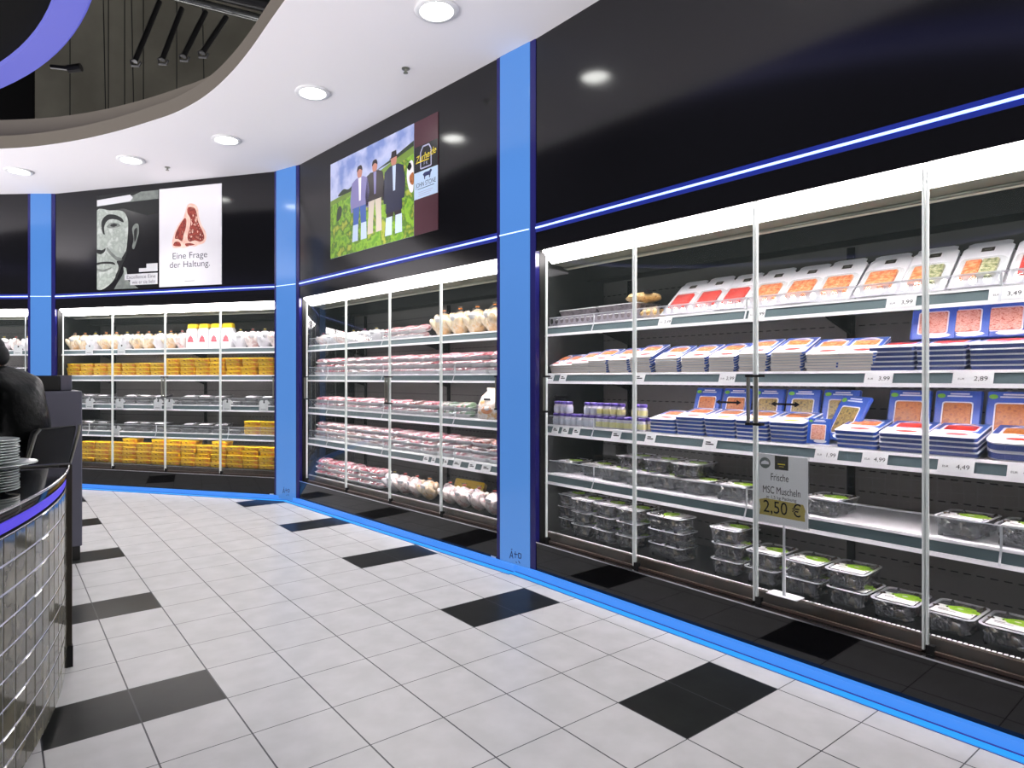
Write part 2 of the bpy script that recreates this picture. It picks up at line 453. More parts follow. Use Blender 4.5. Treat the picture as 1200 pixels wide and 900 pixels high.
def off(curve, d):
    out = []
    for i, p in enumerate(curve):
        t = (curve[min(i+1, len(curve)-1)]-curve[max(i-1, 0)]).normalized()
        out.append(p+Vector((t.y, -t.x, 0))*d)
    return out
def ceiling():
    mb = MB(); n = len(EC)
    outer = [Vector((3.16, -4.5)), Vector((3.06, .18)), Vector((3.01, 3.23)), Vector((2.971, 3.597)), Vector((2.688, 6.645)), Vector((2.549, 7.025)), Vector((.599, 9.488)), Vector((.318, 9.689)), Vector((-2.16, 11.65)), Vector((-4.5, 13.2))]
    poly = [(p.x, p.y, CEIL) for p in EC]+[(p.x, p.y, CEIL) for p in reversed(outer)]
    mb.poly(list(reversed(poly)), 'ceiling_white')
    structure(mb.build('ceiling'))
    # fascia round the opening: first step, ledge, then a set-back upstand
    mb = MB()
    e2 = off(EC, .02); e3 = off(EC, .3)
    for a, b, z0, z1, m in ((EC, EC, CEIL, CEIL+.13, 'fascia'), (EC, e3, CEIL+.13, CEIL+.13, 'fascia'), (e3, e3, CEIL+.13, CEIL+.42, 'fascia')):
        vs = [(p.x, p.y, z0) for p in a]+[(p.x, p.y, z1) for p in b]
        mb.add(vs, [(i, i+1, n+i+1, n+i) for i in range(n-1)], m)
    structure(mb.build('trim_1', smooth=40))
ceiling()

# downlights along the ceiling
dl = MB(); dl.lathe([(.138, 0), (.142, -.007), (.132, -.015), (.108, -.015), (.1, -.006), (.1, .0), (.138, 0)], 'lamp_ring', 28)
DLS = [((2.28, -1.35), 'recessed round ceiling downlight farthest behind the camera'), ((2.28, .24), 'recessed round downlight above the right fridge, second from its near end'),
       ((2.28, 1.79), 'recessed round downlight above the right fridge, just out of view'),
       ((2.26, 3.34), 'nearest round ceiling downlight, biggest, close to the top edge'), ((2.09, 4.89), 'second nearest round ceiling downlight, above the farm photo'),
       ((1.82, 6.35), 'third round ceiling downlight, in the middle of the curved row'), ((1.16, 7.53), 'fourth round ceiling downlight, above the portrait poster'),
       ((.2, 8.67), 'farthest round ceiling downlight, by the left edge')]
dme = dl.mesh('trim_ring', 40)
le = MB(); le.lathe([(.1, -.002), (.08, -.007), (.0, -.009)], 'lamp_lens', 24); lme = le.mesh('lens', 40)
for ((x, y), lab), watt in zip(DLS, (7, 20, 62, 100, 115, 118, 118, 118)):
    r = empty('ceiling_downlight', (x, y, CEIL-.0005)); tag(r, lab, 'ceiling light', 'round downlights in the white ceiling')
    for nm, me in (('trim_ring', dme), ('lens', lme)):
        o = bpy.data.objects.new(nm, me); COL.objects.link(o); o.parent = r
    l = bpy.data.lights.new('downlight_lamp', 'SPOT'); l.energy = watt; l.spot_size = math.radians(105); l.spot_blend = .9
    l.shadow_soft_size = .06; l.color = (1, .98, .97)
    lo = bpy.data.objects.new('downlight_lamp', l); COL.objects.link(lo); lo.location = (0, 0, -.03); lo.parent = r
sp = MB(); sp.lathe([(.03, 0), (.03, -.006), (.008, -.008), (.008, -.03), (.018, -.032), (.018, -.036), (0, -.037)], 'steel', 12)
sme = sp.mesh('fire_sprinkler', 40)
for (x, y), lab in (((2.5, 4.11), 'small fire sprinkler head on ceiling near the nearest downlight'), ((1.53, 7.57), 'small fire sprinkler head on ceiling above the steak poster')):
    o = bpy.data.objects.new('fire_sprinkler', sme); COL.objects.link(o); o.location = (x, y, CEIL-.0005); tag(o, lab, 'sprinkler')

# dark hall above the opening
CAMXY = (0., 0.); TH = math.radians(35.57)
def fr(L, D, z): return Vector((D*math.sin(TH)+L*math.cos(TH), D*math.cos(TH)-L*math.sin(TH), z))
mb = MB(); a, b = fr(-6.56, 10, 0), fr(0.2, 10, 0)
mb.add([(a.x, a.y, 3.72), (b.x, b.y, 3.72), (b.x, b.y, 9), (a.x, a.y, 9)], [(0, 1, 2, 3)], 'void_wall'); structure(mb.build('wall_upper'))
mb = MB(); a, b = fr(-12, 10.4, 0), fr(3, 10.4, 0)
mb.add([(a.x, a.y, 3.72), (b.x, b.y, 3.72), (b.x, b.y, 9), (a.x, a.y, 9)], [(0, 1, 2, 3)], 'dark_hall')
mb.add([(4.2, -7, 3.75), (4.2, 12, 3.75), (4.2, 12, 9), (4.2, -7, 9)], [(0, 1, 2, 3)], 'dark_hall'); structure(mb.build('wall_hall'))
mb = MB(); mb.add([(-9, -7, 8.5), (6, -7, 8.5), (6, 14, 8.5), (-9, 14, 8.5)], [(0, 3, 2, 1)], 'dark_hall'); structure(mb.build('ceiling_hall'))
# violet ring lamp hanging in the opening
def ring():
    cx, cy, ro, ri, z = -5.267, 5.418, 5.874, 5.639, 4.3
    root = empty('ring_lamp', (cx, cy, z)); tag(root, 'large round suspended lamp with glowing violet rim and black centre', 'lamp')
    n = 160; mb = MB()
    c = lambda r, zz: [(r*math.cos(2*PI*k/n), r*math.sin(2*PI*k/n), zz) for k in range(n)]
    mb.loft([c(ri, .0), c(ro-.02, 0), c(ro, .02), c(ro, .16), c(ro-.02, .18), c(ri, .18), c(ri, 0)], 'violet_ring', False, False); mb.build('rim', root, 40)
    mb = MB(); mb.loft([c(.01, .05), c(ri-.001, .05), c(ri-.001, .14), c(.01, .14)], 'dark_hall', True, True); mb.build('centre_panel', root, 40)
    for k in range(3):
        mb = MB(); a = 2*PI*k/3+.3; mb.tube([(5*math.cos(a), 5*math.sin(a), .141), (5*math.cos(a), 5*math.sin(a), 4.1)], .006, 'wire', 6); mb.build('suspension_wire', root)
ring()
def hz(px, py, D): return fr((px-531)/747*D, D, 1.372+(442.7-py)*D/747)
# lighting pipe with hanging tubes, and the ceiling's suspension wires
root = empty('lighting_pipe', hz(250, 8, 8)); tag(root, 'dark steel pipe with a bright edge hung in the ceiling opening', 'pipe')
mb = MB(); o = root.location; mb.tube([hz(150, -18, 8)-o, hz(345, 32, 8)-o], .05, 'pipe_steel', 12); mb.build('pipe', root, 40)
mb = MB(); mb.tube([hz(215, -18, 8.3)-o, hz(345, 14, 8.3)-o], .09, 'pipe_dark', 12); mb.build('cable_duct', root, 40)
for i, (x0, y0, x1, y1) in enumerate(((187, 2, 158, 72), (213, 10, 190, 70), (241, 14, 215, 66), (265, 20, 237, 62))):
    root = empty('hanging_tube', hz(x0, y0, 7.9)); tag(root, nth(i+1)+' dark slanting tube from the left, hung from the lighting pipe', 'tube', 'slanting tubes under the lighting pipe')
    d = hz(x1, y1, 7.6)-root.location
    mb = MB(); mb.tube([(0, 0, 0), d], .032, 'pipe_dark', 10); mb.build('body', root, 40)
    mb = MB(); e = d; mb.tube([e+Vector((.0, 0, .03)), e+Vector((-.04, .02, 0)), e+Vector((-.03, .02, -.05)), e+Vector((.04, -.02, -.05)), e+Vector((.06, -.03, 0))], .016, 'pipe_dark', 6); mb.build('hook', root, 40)
root = empty('hanging_bracket', hz(60, 78, 8)); tag(root, 'short dark horizontal bracket beside the violet ring lamp', 'bracket')
mb = MB(); o = root.location; mb.tube([Vector((0, 0, 0)), hz(85, 81, 8)-o], .028, 'pipe_dark', 8); mb.tube([hz(80, 81, 8)-o, hz(95, 79, 8)-o], .05, 'pipe_dark', 8); mb.build('arm', root, 40)
for i, x in enumerate((82, 124, 127, 146, 157, 168, 207, 240)):
    mb = MB(); a, b = hz(x-(3 if i % 3 == 1 else 0), 0, 8.8), hz(x, 150, 8.8)
    mb.tube([(0, 0, 0), b-a+Vector((0, 0, .05))], .008, 'wire', 6)
    o = mb.build('suspension_wire'); o.location = a; tag(o, nth(i+1)+' thin vertical suspension wire from left in the ceiling opening', 'wire', 'suspension wires in the ceiling opening')

# ------------------------------------------------------------------ refrigerated cabinets
SH = [1.725, 1.40, 1.045, .708]           # shelf surfaces
def fridge(bay, w, label, edges, tags, fences, cards, handles, lefts):
    root = empty('fridge', bay.p(0, 0, 0), bay.rz); tag(root, label, 'fridge', 'glass fronted wall fridges')
    a, b = .0, w
    mb = MB(); mb.box(a, b, .70, .73, .24, 2.08, 'liner_slotted'); mb.box(a, b, .731, .76, .0, 2.3, 'fridge_dark'); mb.build('back_panel', root)
    mb = MB(); mb.box(a-.03, a-.001, .035, .76, .0, 2.3, 'fridge_dark'); mb.build('side_panel', root)
    mb = MB(); mb.box(b+.001, b+.03, .035, .76, .0, 2.3, 'fridge_dark'); mb.build('side_panel', root)
    # canopy with the lamp's diffuser, dark roof behind
    mb = MB()
    mb.box(a, b, .52, .7, 2.08, 2.3, 'fridge_dark'); mb.box(a, b, .26, .52, 2.235, 2.3, 'fridge_dark')
    mb.add([(x, y, z) for x in (a+.03, b) for y, z in ((.125, 2.16), (.26, 2.15), (.26, 2.3), (.12, 2.3))], [(0, 4, 5, 1), (1, 5, 6, 2), (2, 6, 7, 3), (0, 1, 2, 3), (7, 6, 5, 4), (3, 7, 4, 0)], 'fridge_canopy')
    can = mb.build('canopy', root)
    mb = MB(); mb.bbox(a+.03, b, .262, .285, 2.135, 2.155, 'canopy_rail', .004); mb.bbox(a+.03, b, .235, .26, 2.139, 2.149, 'steel', .003); mb.build('air_rail', can)
    mb = MB(); mb.add([(x, y, z) for x in (a+.03, b) for y, z in ((.032, 2.238), (.124, 2.163), (.124, 2.24))], [(0, 3, 4, 1), (1, 4, 5, 2), (0, 2, 5, 3), (0, 1, 2), (5, 4, 3)], 'diffuser'); mb.build('lamp_diffuser', can)
    # deck and bottom rail
    mb = MB(); mb.box(a, b, .1, .7, .225, .288, 'fridge_dark'); deck = mb.build('deck', root)
    mb = MB(); mb.box(a, b, .084, .096, .242, .302, 'rail_brown'); mb.build('kick_rail', deck)
    mb = MB()
    for k in range(int(w/.018)): mb.box(a+k*.018, a+k*.018+.011, .099, .128, .289, .303, 'shelf_white')
    mb.box(a, b, .0965, .0985, .289, .307, 'steel'); mb.build('air_grille', deck)
    # upright posts on the back panel
    for u in (.25, 1.7 if w > 2 else w*.6, 2.9):
        if u < w:
            mb = MB(); mb.box(u-.018, u+.018, .684, .699, .29, 2.07, 'slot_black'); mb.build('upright', root)
    for si, z in enumerate(SH):
        fy = lambda zz: .112-.03*(z+.004-zz)/.07          # the price front leans back, its top edge deeper in
        def slab(mb, u0, u1, za, zb, f, m, t=.009):
            mb.add([(x, y, q) for x in (u0, u1) for y, q in ((fy(za)-f, za), (fy(zb)-f, zb), (fy(zb)+t, zb), (fy(za)+t, za))], [(0, 1, 2, 3), (7, 6, 5, 4), (0, 4, 5, 1), (1, 5, 6, 2), (2, 6, 7, 3), (3, 7, 4, 0)], m)
        mb = MB(); mb.box(a+.004, b-.004, .122, .66, z-.02, z, 'shelf_white')
        slab(mb, a+.004, b-.004, z-.008, z+.004, .001, 'shelf_white'); slab(mb, a+.004, b-.004, z-.068, z-.051, .001, 'shelf_white')
        sh = mb.build('shelf', root)
        mb = MB(); slab(mb, a+.004, b-.004, z-.0505, z-.0085, -.003, 'rail_grey', .008); mb.build('price_rail', sh)
        mb = MB(); mb.box(a+.03, b-.03, .1235, .137, z-.032, z-.0215, 'added_shelf_lamp'); mb.build('added_shelf_lamp', sh)  # added light hidden behind the shelf front, brightens the goods below
        mb = MB(); mb.box(a+.03, b-.03, .1375, .139, z-(.044 if si > 1 else .034), z-.0205, 'shelf_white'); mb.build('added_baffle', sh)  # added strip, keeps the added light off the back panel
        mb = MB(); mb.box(a+.03, b-.03, .1222, .1232, z-.056, z-.0205, 'shelf_white'); mb.build('added_baffle', sh)  # added strip, keeps the added light off the shop floor
        for u in (.25, 1.7, 2.9):
            if u < w:
                mb = MB(); mb.add([(u+dx, y, zz) for dx in (-.006, .006) for y, zz in ((.683, z-.021), (.36, z-.021), (.42, z-.05), (.683, z-.12))], [(0, 1, 2, 3), (7, 6, 5, 4), (0, 4, 5, 1), (1, 5, 6, 2), (2, 6, 7, 3), (3, 7, 4, 0)], 'slot_black'); mb.build('bracket', sh)
        for u, wd, txt in tags[si]:
            mb = MB(); slab(mb, u-wd/2, u+wd/2, z-.052, z-.006, .0025, 'tag_white', -.0005); ud = (0, .03, .07)
            if txt:
                mb.text('EUR', .012, (u-wd*.28, fy(z-.036)-.0031, z-.036), (1, 0, 0), ud, 'ink'); mb.text(txt, .026, (u+wd*.2, fy(z-.039)-.0031, z-.039), (1, 0, 0), ud, 'ink')
            else:
                slab(mb, u-wd*.3, u+wd*.3, z-.034, z-.028, .003, 'ink', -.002); slab(mb, u-wd*.3, u+wd*.05, z-.024, z-.018, .003, 'ink', -.002)
            mb.build('price_tag', sh)
        for kind, u0, u1, h in fences[si]:
            mb = MB()
            if kind == 'holes':
                n = int((u1-u0)/.046); c = (u1-u0)/n; z0 = z+.006
                for k in range(n):
                    x0 = u0+k*c; hx, hz_ = x0+c/2, z0+h/2
                    R = [(x0+c, hz_), (x0+c, z0+h), (hx, z0+h), (x0, z0+h), (x0, hz_), (x0, z0), (hx, z0), (x0+c, z0)]
                    I = [(hx+.34*c*math.cos(i*PI/4), hz_+.34*h*math.sin(i*PI/4)) for i in range(8)]
                    vs = [(x, .109, y) for x, y in R]+[(x, .109, y) for x, y in I]
                    mb.add(vs, [(i, (i+1) % 8, 8+(i+1) % 8, 8+i) for i in range(8)], 'hole_fence')
            else:
                mb.box(u0, u1, .1085, .1105, z+.005, z+h, 'clear_fence')
            mb.box(u0, u1, .1075, .1115, z+h, z+h+.004, 'acrylic')
            k = u0+.4
            while k < u1: mb.box(k-.004, k+.004, .1065, .1125, z+.004, z+h+.004, 'acrylic'); slab(mb, k-.004, k+.004, z-.06, z+.004, .004, 'acrylic', -.002); k += 1.02
            mb.build('front_guard', sh)
        for u in cards[si]:
            mb = MB(); mb.loft([[(u+x, y, z-.055+zz) for x, zz in ((-.06, 0), (.055, 0), (.055, .075), (.085, .085), (.05, .125), (.02, .125), (.012, .11), (-.004, .11), (-.012, .125), (-.045, .12), (-.06, .1))] for y in (.076, .078)], 'tag_white')
            mb.box(u-.04, u+.03, .0756, .0758, z-.04, z-.034, 'rail_grey'); mb.box(u-.006, u+.014, .0756, .0758, z+.035, z+.055, 'ink')
            mb.build('price_card', sh)
    # four glass doors
    for k in range(len(edges)-1):
        x0, x1 = edges[k]+.002, edges[k+1]-.002
        mb = MB(); mb.box(x0+.009, x1-.009, .042, .047, .264, 2.232, 'door_glass'); d = mb.build('door', root)
        for x in (x0, x1-.009):
            mb = MB(); mb.bbox(x, x+.009, .036, .052, .259, 2.234, 'door_edge', .002); mb.build('edge_strip', d)
        mb = MB(); mb.box(x0+.012, x1-.012, .038, .052, .249, .263, 'rail_brown'); mb.box(x0+.002, x0+.03, .03, .056, .248, .284, 'rubber'); mb.build('bottom_rail', d)
        hu = x0+.014 if lefts[k] else x1-.022
        mb = MB(); mb.bbox(hu-.004, hu+.012, .004, .016, 1.148, 1.375, 'steel', .003); h = mb.build('handle', d)
        mb = MB(); mb.box(hu-.008, hu+.03 if lefts[k] else hu+.016, .002, .042, 1.375, 1.387, 'rubber'); mb.build('handle_bracket', h); mb = MB(); mb.box(hu-.008, hu+.03 if lefts[k] else hu+.016, .002, .042, 1.136, 1.148, 'rubber'); mb.build('handle_bracket', h)
        c = hu+(.13 if lefts[k] else -.12)
        mb = MB(); y = .0412; zc = 1.245
        mb.poly([(c-.07, y, zc), (c-.045, y, zc-.014), (c-.045, y, zc-.005), (c+.045, y, zc-.005), (c+.045, y, zc-.014), (c+.07, y, zc), (c+.045, y, zc+.014), (c+.045, y, zc+.005), (c-.045, y, zc+.005), (c-.045, y, zc+.014)], 'ink')
        if label.startswith('right'): mb.build('arrow_sticker', d)
    return root
NT = [[], [], [], []]
trR = [[(.96, .085, '3,49'), (1.5, .085, '4,99'), (2.13, .11, '3,99'), (2.48, .11, '3,49')],
       [(.04, .07, ''), (.16, .06, ''), (.78, .08, ''), (1.34, .09, '2,99'), (2.045, .11, '3,99'), (2.375, .13, '2,89')],
       [(.09, .06, ''), (.18, .06, ''), (.28, .06, ''), (.61, .07, ''), (.86, .07, ''), (1.24, .08, ''), (1.83, .1, '1,99'), (2.03, .1, '4,99'), (2.32, .12, '4,49'), (2.53, .1, '4,49')],
       []]
LR = [True, False, True, False]
fridge(BR, W['R'], 'right fridge, nearest one, stocked with fish packs and mussel trays', [.05, .788, 1.522, 2.234, 2.95], trR,
       [[('holes', .02, 3.0, .058)], [], [('clear', .02, .8, .062)], [('clear', .02, 3.0, .09)]], NT, None, LR)
def cyc(n, w=.06): return [(.2+i*w_, w, '') for i, w_ in ((k, 2.8/n) for k in range(n))]
trM = [[], [], [], [(2.1, .07, ''), (2.2, .05, ''), (2.36, .05, ''), (2.5, .09, ''), (2.68, .08, ''), (2.84, .1, '')]]
fridge(BM, W['M'], 'middle fridge, stocked with wrapped chickens and pink meat trays', [.078, .892, 1.64, 2.364, W['M']-.005], trM,
       [[('clear', .02, 2.1, .075)], [('clear', .02, 3.0, .085)], [('clear', .02, 3.0, .085)], [('clear', .02, 3.0, .085)]], NT, None, LR)
fridge(BL, W['L'], 'left fridge, stocked with yellow packs and black trays', [.068, .845, 1.623, 2.395, W['L']-.005], NT,
       [[], [], [('clear', .02, 3.1, .085)], [('clear', .02, 3.1, .085)]], [[.455, .95], [], [.46, .92, 1.49, 1.65, 2.46, 2.95], [.865]], None, LR)
fridge(BK, W['K'], 'partly hidden fridge at the far left edge behind the person', [.07, .85, 1.62, 2.4, W['K']-.06], NT,
       [[], [], [('clear', .02, 3.1, .085)], [('clear', .02, 3.1, .085)]], [[2.97], [], [], []], None, LR)
# ------------------------------------------------------------------ goods: one of each kind
def place(p, bay, u, v, z, label, cat=None, group=None, rz=0., tilt=0., roll=0., sc=(1, 1, 1), parts=True):
    o = dup(p, parts); o.location = bay.p(u, v, z)
    o.rotation_euler = (Matrix.Rotation(bay.rz+rz, 3, 'Z') @ Matrix.Rotation(tilt, 3, 'X') @ Matrix.Rotation(roll, 3, 'Y')).to_euler()
    o.scale = sc; o['label'] = label
    if cat: o['category'] = cat
    if group: o['group'] = group
    return o

def blob_edge(n, rx, ry, j): return [(rx*math.cos(2*PI*i/n)*(1+random.uniform(-j, j)), ry*math.sin(2*PI*i/n)*(1+random.uniform(-j, j))) for i in range(n)]

def make_mussel_tray():
    w, d, h = .178, .25, .08
    mb = MB(); secs = []
    for z, k in ((0, -.026), (.003, -.02), (h-.012, -.006), (h-.004, -.003), (h-.002, .0), (h, .0), (h, -.004)):
        secs.append([(x, y, z) for x, y in rr(w+2*k, d+2*k, .03+k*.3, 5)])
    mb.loft(secs, 'clear_plastic', True, False)
    # ribs on the side
    for i in range(-5, 6):
        for s in (-1, 1):
            x = i*.013
            mb.box(x-.0018, x+.0018, s*(d/2-.012)-.002, s*(d/2-.012)+.002, .012, .05, 'clear_plastic')
    root = proto(mb.build('mussel_tray', None, 50, False)); tag(root, 'x', 'mussel tray')
    mb = MB(); q = [(x, y) for x, y in rr(w, d, .03, 5)]; q2 = [(x, y) for x, y in rr(w-.02, d-.02, .024, 5)]
    mb.loft([[(x, y, h+.0005) for x, y in q], [(x, y, h+.003) for x, y in q], [(x, y, h+.003) for x, y in q2], [(x, y, h-.004) for x, y in q2]], 'rim_plastic', False, False)
    mb.build('rim', root, 40, False)
    mb = MB()
    for k in range(46):
        x, y, z = random.uniform(-.062, .062), random.uniform(-.094, .094), random.uniform(.014, h-.02)
        if k > 22: z = random.uniform(h-.026, h-.015)
        if k % 3 == 0: x = random.choice((-1, 1))*.066
        elif k % 3 == 1: y = random.choice((-1, 1))*.1
        M = Euler((random.uniform(0, 6), random.uniform(0, 6), random.uniform(0, 6))).to_matrix()
        mb.ell((x, y, z), (.026, .0125, .009), 'mussel', M, 8, 5, lambda p: 1-.25*p.x)
    mb.bbox(-.066, .066, -.1, .1, .008, .05, 'mussel', .02)
    ms = mb.build('mussels', root, 60, False); ms['kind'] = 'stuff'
    mb = MB(); mb.loft([[(x, y, z) for x, y in rr(.14, .12, .004, 2, 0, -.03)] for z in (h+.0004, h+.0012)], 'paper_white')
    mb.box(-.05, .01, -.05, -.047, h+.0012, h+.0016, 'ink'); mb.box(-.055, -.02, -.035, -.03, h+.0012, h+.0016, 'ink'); mb.build('label', root, None, False)
    mb = MB(); pts = blob_edge(18, .056, .042, .16); mb.loft([[(x+.02, y+.012, z) for x, y in pts] for z in (h+.0014, h+.0024)], 'lime')
    mb.ell((.01, .014, h+.0025), (.012, .008, .001), 'paper_white'); mb.build('herb_print', root, None, False)
    mb = MB(); mb.loft([[(x, y, h-.0005) for x, y in rr(w-.02, d-.02, .024, 5)], [(x, y, h+.0002) for x, y in rr(w-.02, d-.02, .024, 5)]], 'film'); mb.build('film', root, None, False)
    return root
MUSSEL = make_mussel_tray()

def make_carton(name, cat, w, d, h, side, win, patch, tub=False):
    """flat fish pack lying on its back: banded sides, printed top with a food window"""
    mb = MB(); r = .012 if not tub else .045
    e = h*.1
    def ring(k, z):
        if not tub: return [(x, y, z) for x, y in rr(w-2*k, d-2*k, r, 3)]
        return [(x, y-(.018*(1-(2*x/w)**2) if y < 0 else 0), z) for x, y in rr(w-2*k, d-2*k, r, 5)]
    mb.loft([ring(.004, 0), ring(0, .001), ring(0, e)], 'pack_white'); mb.loft([ring(.0015, e), ring(.0015, h-e*2)], side, False, False)
    mb.loft([ring(0, h-e*2), ring(0, h-.001), ring(.002, h)], 'pack_white')
    if side == 'salmon':
        mb.box(-w/2+.006, w/2-.014, -d/2-.0006, -d/2+.001, e, h-e*2, 'pack_tan')
    root = proto(mb.build(name, None, 35, False)); tag(root, 'x', cat)
    t = h+.0002
    mb = MB(); back = [(-w/2+.004, d/2-.004), (-w/2+.004, -.01)]+[(x, -.01-.035*math.sin((x+w/2)/w*PI*.9)+.02) for x in (-w*.25, 0, w*.25)]+[(w/2-.004, -d*.22), (w/2-.004, d/2-.004)]
    mb.poly([(x, y, t) for x, y in reversed(back)], 'pack_blue')
    arc = [(w*.3*math.cos(a), d*.28+.04*math.sin(a)) for a in [PI*i/10 for i in range(11)]]; arc2 = [(w*.22*math.cos(a), d*.28+.026*math.sin(a)) for a in [PI*i/10 for i in range(10, -1, -1)]]
    mb.poly([(x, y, t+.0003) for x, y in arc+arc2], 'pack_white'); mb.build('print', root, None, False)
    mb = MB(); mb.loft([[(x, y, z) for x, y in rr(w*.7-k, d*.36-k, .008, 3, 0, .03)] for z, k in ((t, -.008), (t+.0004, -.008))], 'pack_white')
    mb.loft([[(x, y, z) for x, y in rr(w*.64-k, d*.32-k, .008, 3, 0, .03)] for z, k in ((t+.0005, 0), (t+.002, .002), (t+.003, .008))], win); mb.build('food_window', root, 40, False)
    mb = MB(); mb.ell((w*.05, -d*.3, t), (w*.24, d*.075, .0012), patch, None, 14, 4); mb.build('brand_patch', root, 40, False)
    return root
SALMON = make_carton('salmon_pack', 'fish pack', .175, .22, .0135, 'salmon', 'fish_orange', 'red_print')
NEAT = make_carton('smoked_fish_pack', 'fish pack', .172, .22, .021, 'pack_navy', 'fish_red', 'red_print')
NEATB = make_carton('smoked_fish_pack', 'fish pack', .172, .22, .021, 'pack_blue', 'fish_brown', 'yellow_print')
NEATO = make_carton('smoked_fish_pack', 'fish pack', .172, .22, .021, 'pack_blue', 'fish_orange', 'red_print')
TUB = make_carton('fish_tub', 'fish tub', .19, .23, .036, 'pack_navy', 'fish_brown', 'red_print', True)

def make_window_pack(name, win):
    """thin blue pack with a large food window, built lying down; stood up with tilt"""
    w, d, h = .172, .245, .022
    mb = MB(); mb.bbox(-w/2, w/2, -d/2, d/2, 0, h, 'pack_blue', .008); root = proto(mb.build(name, None, 35, False)); tag(root, 'x', 'fish pack')
    mb = MB(); mb.loft([[(x, y, z) for x, y in rr(w*.66, d*.62, .012, 3, 0, -.012)] for z in (h, h+.0005)], 'pack_white'); mb.build('window_border', root, None, False)
    mb = MB(); mb.loft([[(x, y, z) for x, y in rr(w*.6-k, d*.57-k, .01, 3, 0, -.012)] for z, k in ((h+.0006, 0), (h+.004, .004), (h+.005, .02))], win); mb.build('food_window', root, 40, False)
    mb = MB(); mb.box(-.04, .05, d*.36, d*.39, h, h+.0006, 'pack_white'); mb.box(-.03, .04, d*.41, d*.44, h, h+.0006, 'pack_white'); mb.build('wordmark', root, None, False)
    mb = MB(); mb.ell((-w*.36, d*.38, h), (.016, .012, .0012), 'green_print'); mb.ell((.02, -d*.4, h), (.05, .016, .0012), 'pack_white'); mb.build('seal', root, None, False)
    return root
WP_P = make_window_pack('sliced_fish_pack', 'fish_pink'); WP_B = make_window_pack('sliced_fish_pack', 'fish_brown'); WP_O = make_window_pack('sliced_fish_pack', 'fish_olive')

def make_sachet(name, wins):
    """white header card with a clear food pouch below"""
    w, d = .172, .33; mb = MB()
    card = [(-w/2, -d/2), (w/2, -d/2), (w/2, d*.36), (w/2-.012, d*.4), (w/2-.012, d*.47), (w/2-.03, d/2), (-w/2+.03, d/2), (-w/2+.012, d*.47), (-w/2+.012, d*.4), (-w/2, d*.36)]
    mb.loft([[(x, y, z) for x, y in card] for z in (0, .004)], 'pack_white'); root = proto(mb.build(name, None, None, False)); tag(root, 'x', 'fish sachet')
    mb = MB(); mb.loft([[(x, y, z) for x, y in rr(w-.012-k, d*.58-k, .02, 4, 0, -d*.19)] for z, k in ((.0042, 0), (.016, .012), (.022, .03))], 'film'); mb.build('pouch', root, 60, False)
    n = len(wins)
    for i, m in enumerate(wins):
        x0 = -w*.33+i*w*.66/n; x1 = x0+w*.66/n; mb = MB()
        mb.loft([[(x, y, z) for x, y in rr(x1-x0-k, d*.4-k, .006, 3, (x0+x1)/2, -d*.15)] for z, k in ((.0045, 0), (.016, .004), (.019, .018))], m); mb.build('fish_slices', root, 50, False)
    mb = MB(); mb.box(-.022, .022, d*.27, d*.36, .0042, .0048, 'logo_dark'); mb.box(-.012, .012, d*.305, d*.32, .0048, .005, 'steel'); mb.build('logo', root, None, False)
    return root
SA_R = make_sachet('fish_sachet', ['fish_red']); SA_O = make_sachet('fish_sachet', ['fish_orange']); SA_G = make_sachet('fish_sachet', ['fish_orange', 'fish_green'])

def make_jar(lab):
    mb = MB(); mb.lathe([(.022, 0), (.026, .003), (.026, .05), (.021, .058), (.021, .062)], 'jar_glass', 16); root = proto(mb.build('yoghurt_drink', None, 40, False)); tag(root, 'x', 'small bottle')
    mb = MB(); mb.lathe([(.023, .062), (.024, .064), (.024, .078), (.021, .081)], 'purple_lid', 16); mb.build('lid', root, 40, False)
    mb = MB(); mb.lathe([(.0266, .012), (.0266, .044)], lab, 16); mb.build('label', root, 40, False)
    return root
JAR_A, JAR_B = make_jar('jar_label'), make_jar('jar_label_grey')

def make_long_tray():
    mb = MB(); mb.loft([[(x, y, z) for x, y in rr(.34+2*k, .26+2*k, .02, 3)] for z, k in ((0, -.02), (.045, -.004), (.047, 0), (.05, 0))], 'grey_tray'); root = proto(mb.build('fish_platter', None, 40, False)); tag(root, 'x', 'fish platter')
    mb = MB(); mb.loft([[(x, y, z) for x, y in rr(.34+2*k, .26+2*k, .02, 3)] for z, k in ((.0505, -.002), (.056, -.004), (.058, -.02))], 'silver_film'); mb.build('film_lid', root, 40, False)
    return root
PLAT = make_long_tray()
def make_gold():
    mb = MB()
    def wav(p): return 1+.05*math.sin(9*p.x+4*p.y)
    mb.ell((0, 0, .03), (.12, .13, .034), 'gold_pack', None, 20, 8, lambda p: (1-.25*abs(p.x*p.y))*wav(p)); root = proto(mb.build('smoked_fish_bag', None, 60, False)); tag(root, 'x', 'smoked fish')
    mb = MB(); mb.box(.07, .105, -.09, -.05, .045, .062, 'ink'); mb.build('label', root, None, False)
    return root
GOLD = make_gold()

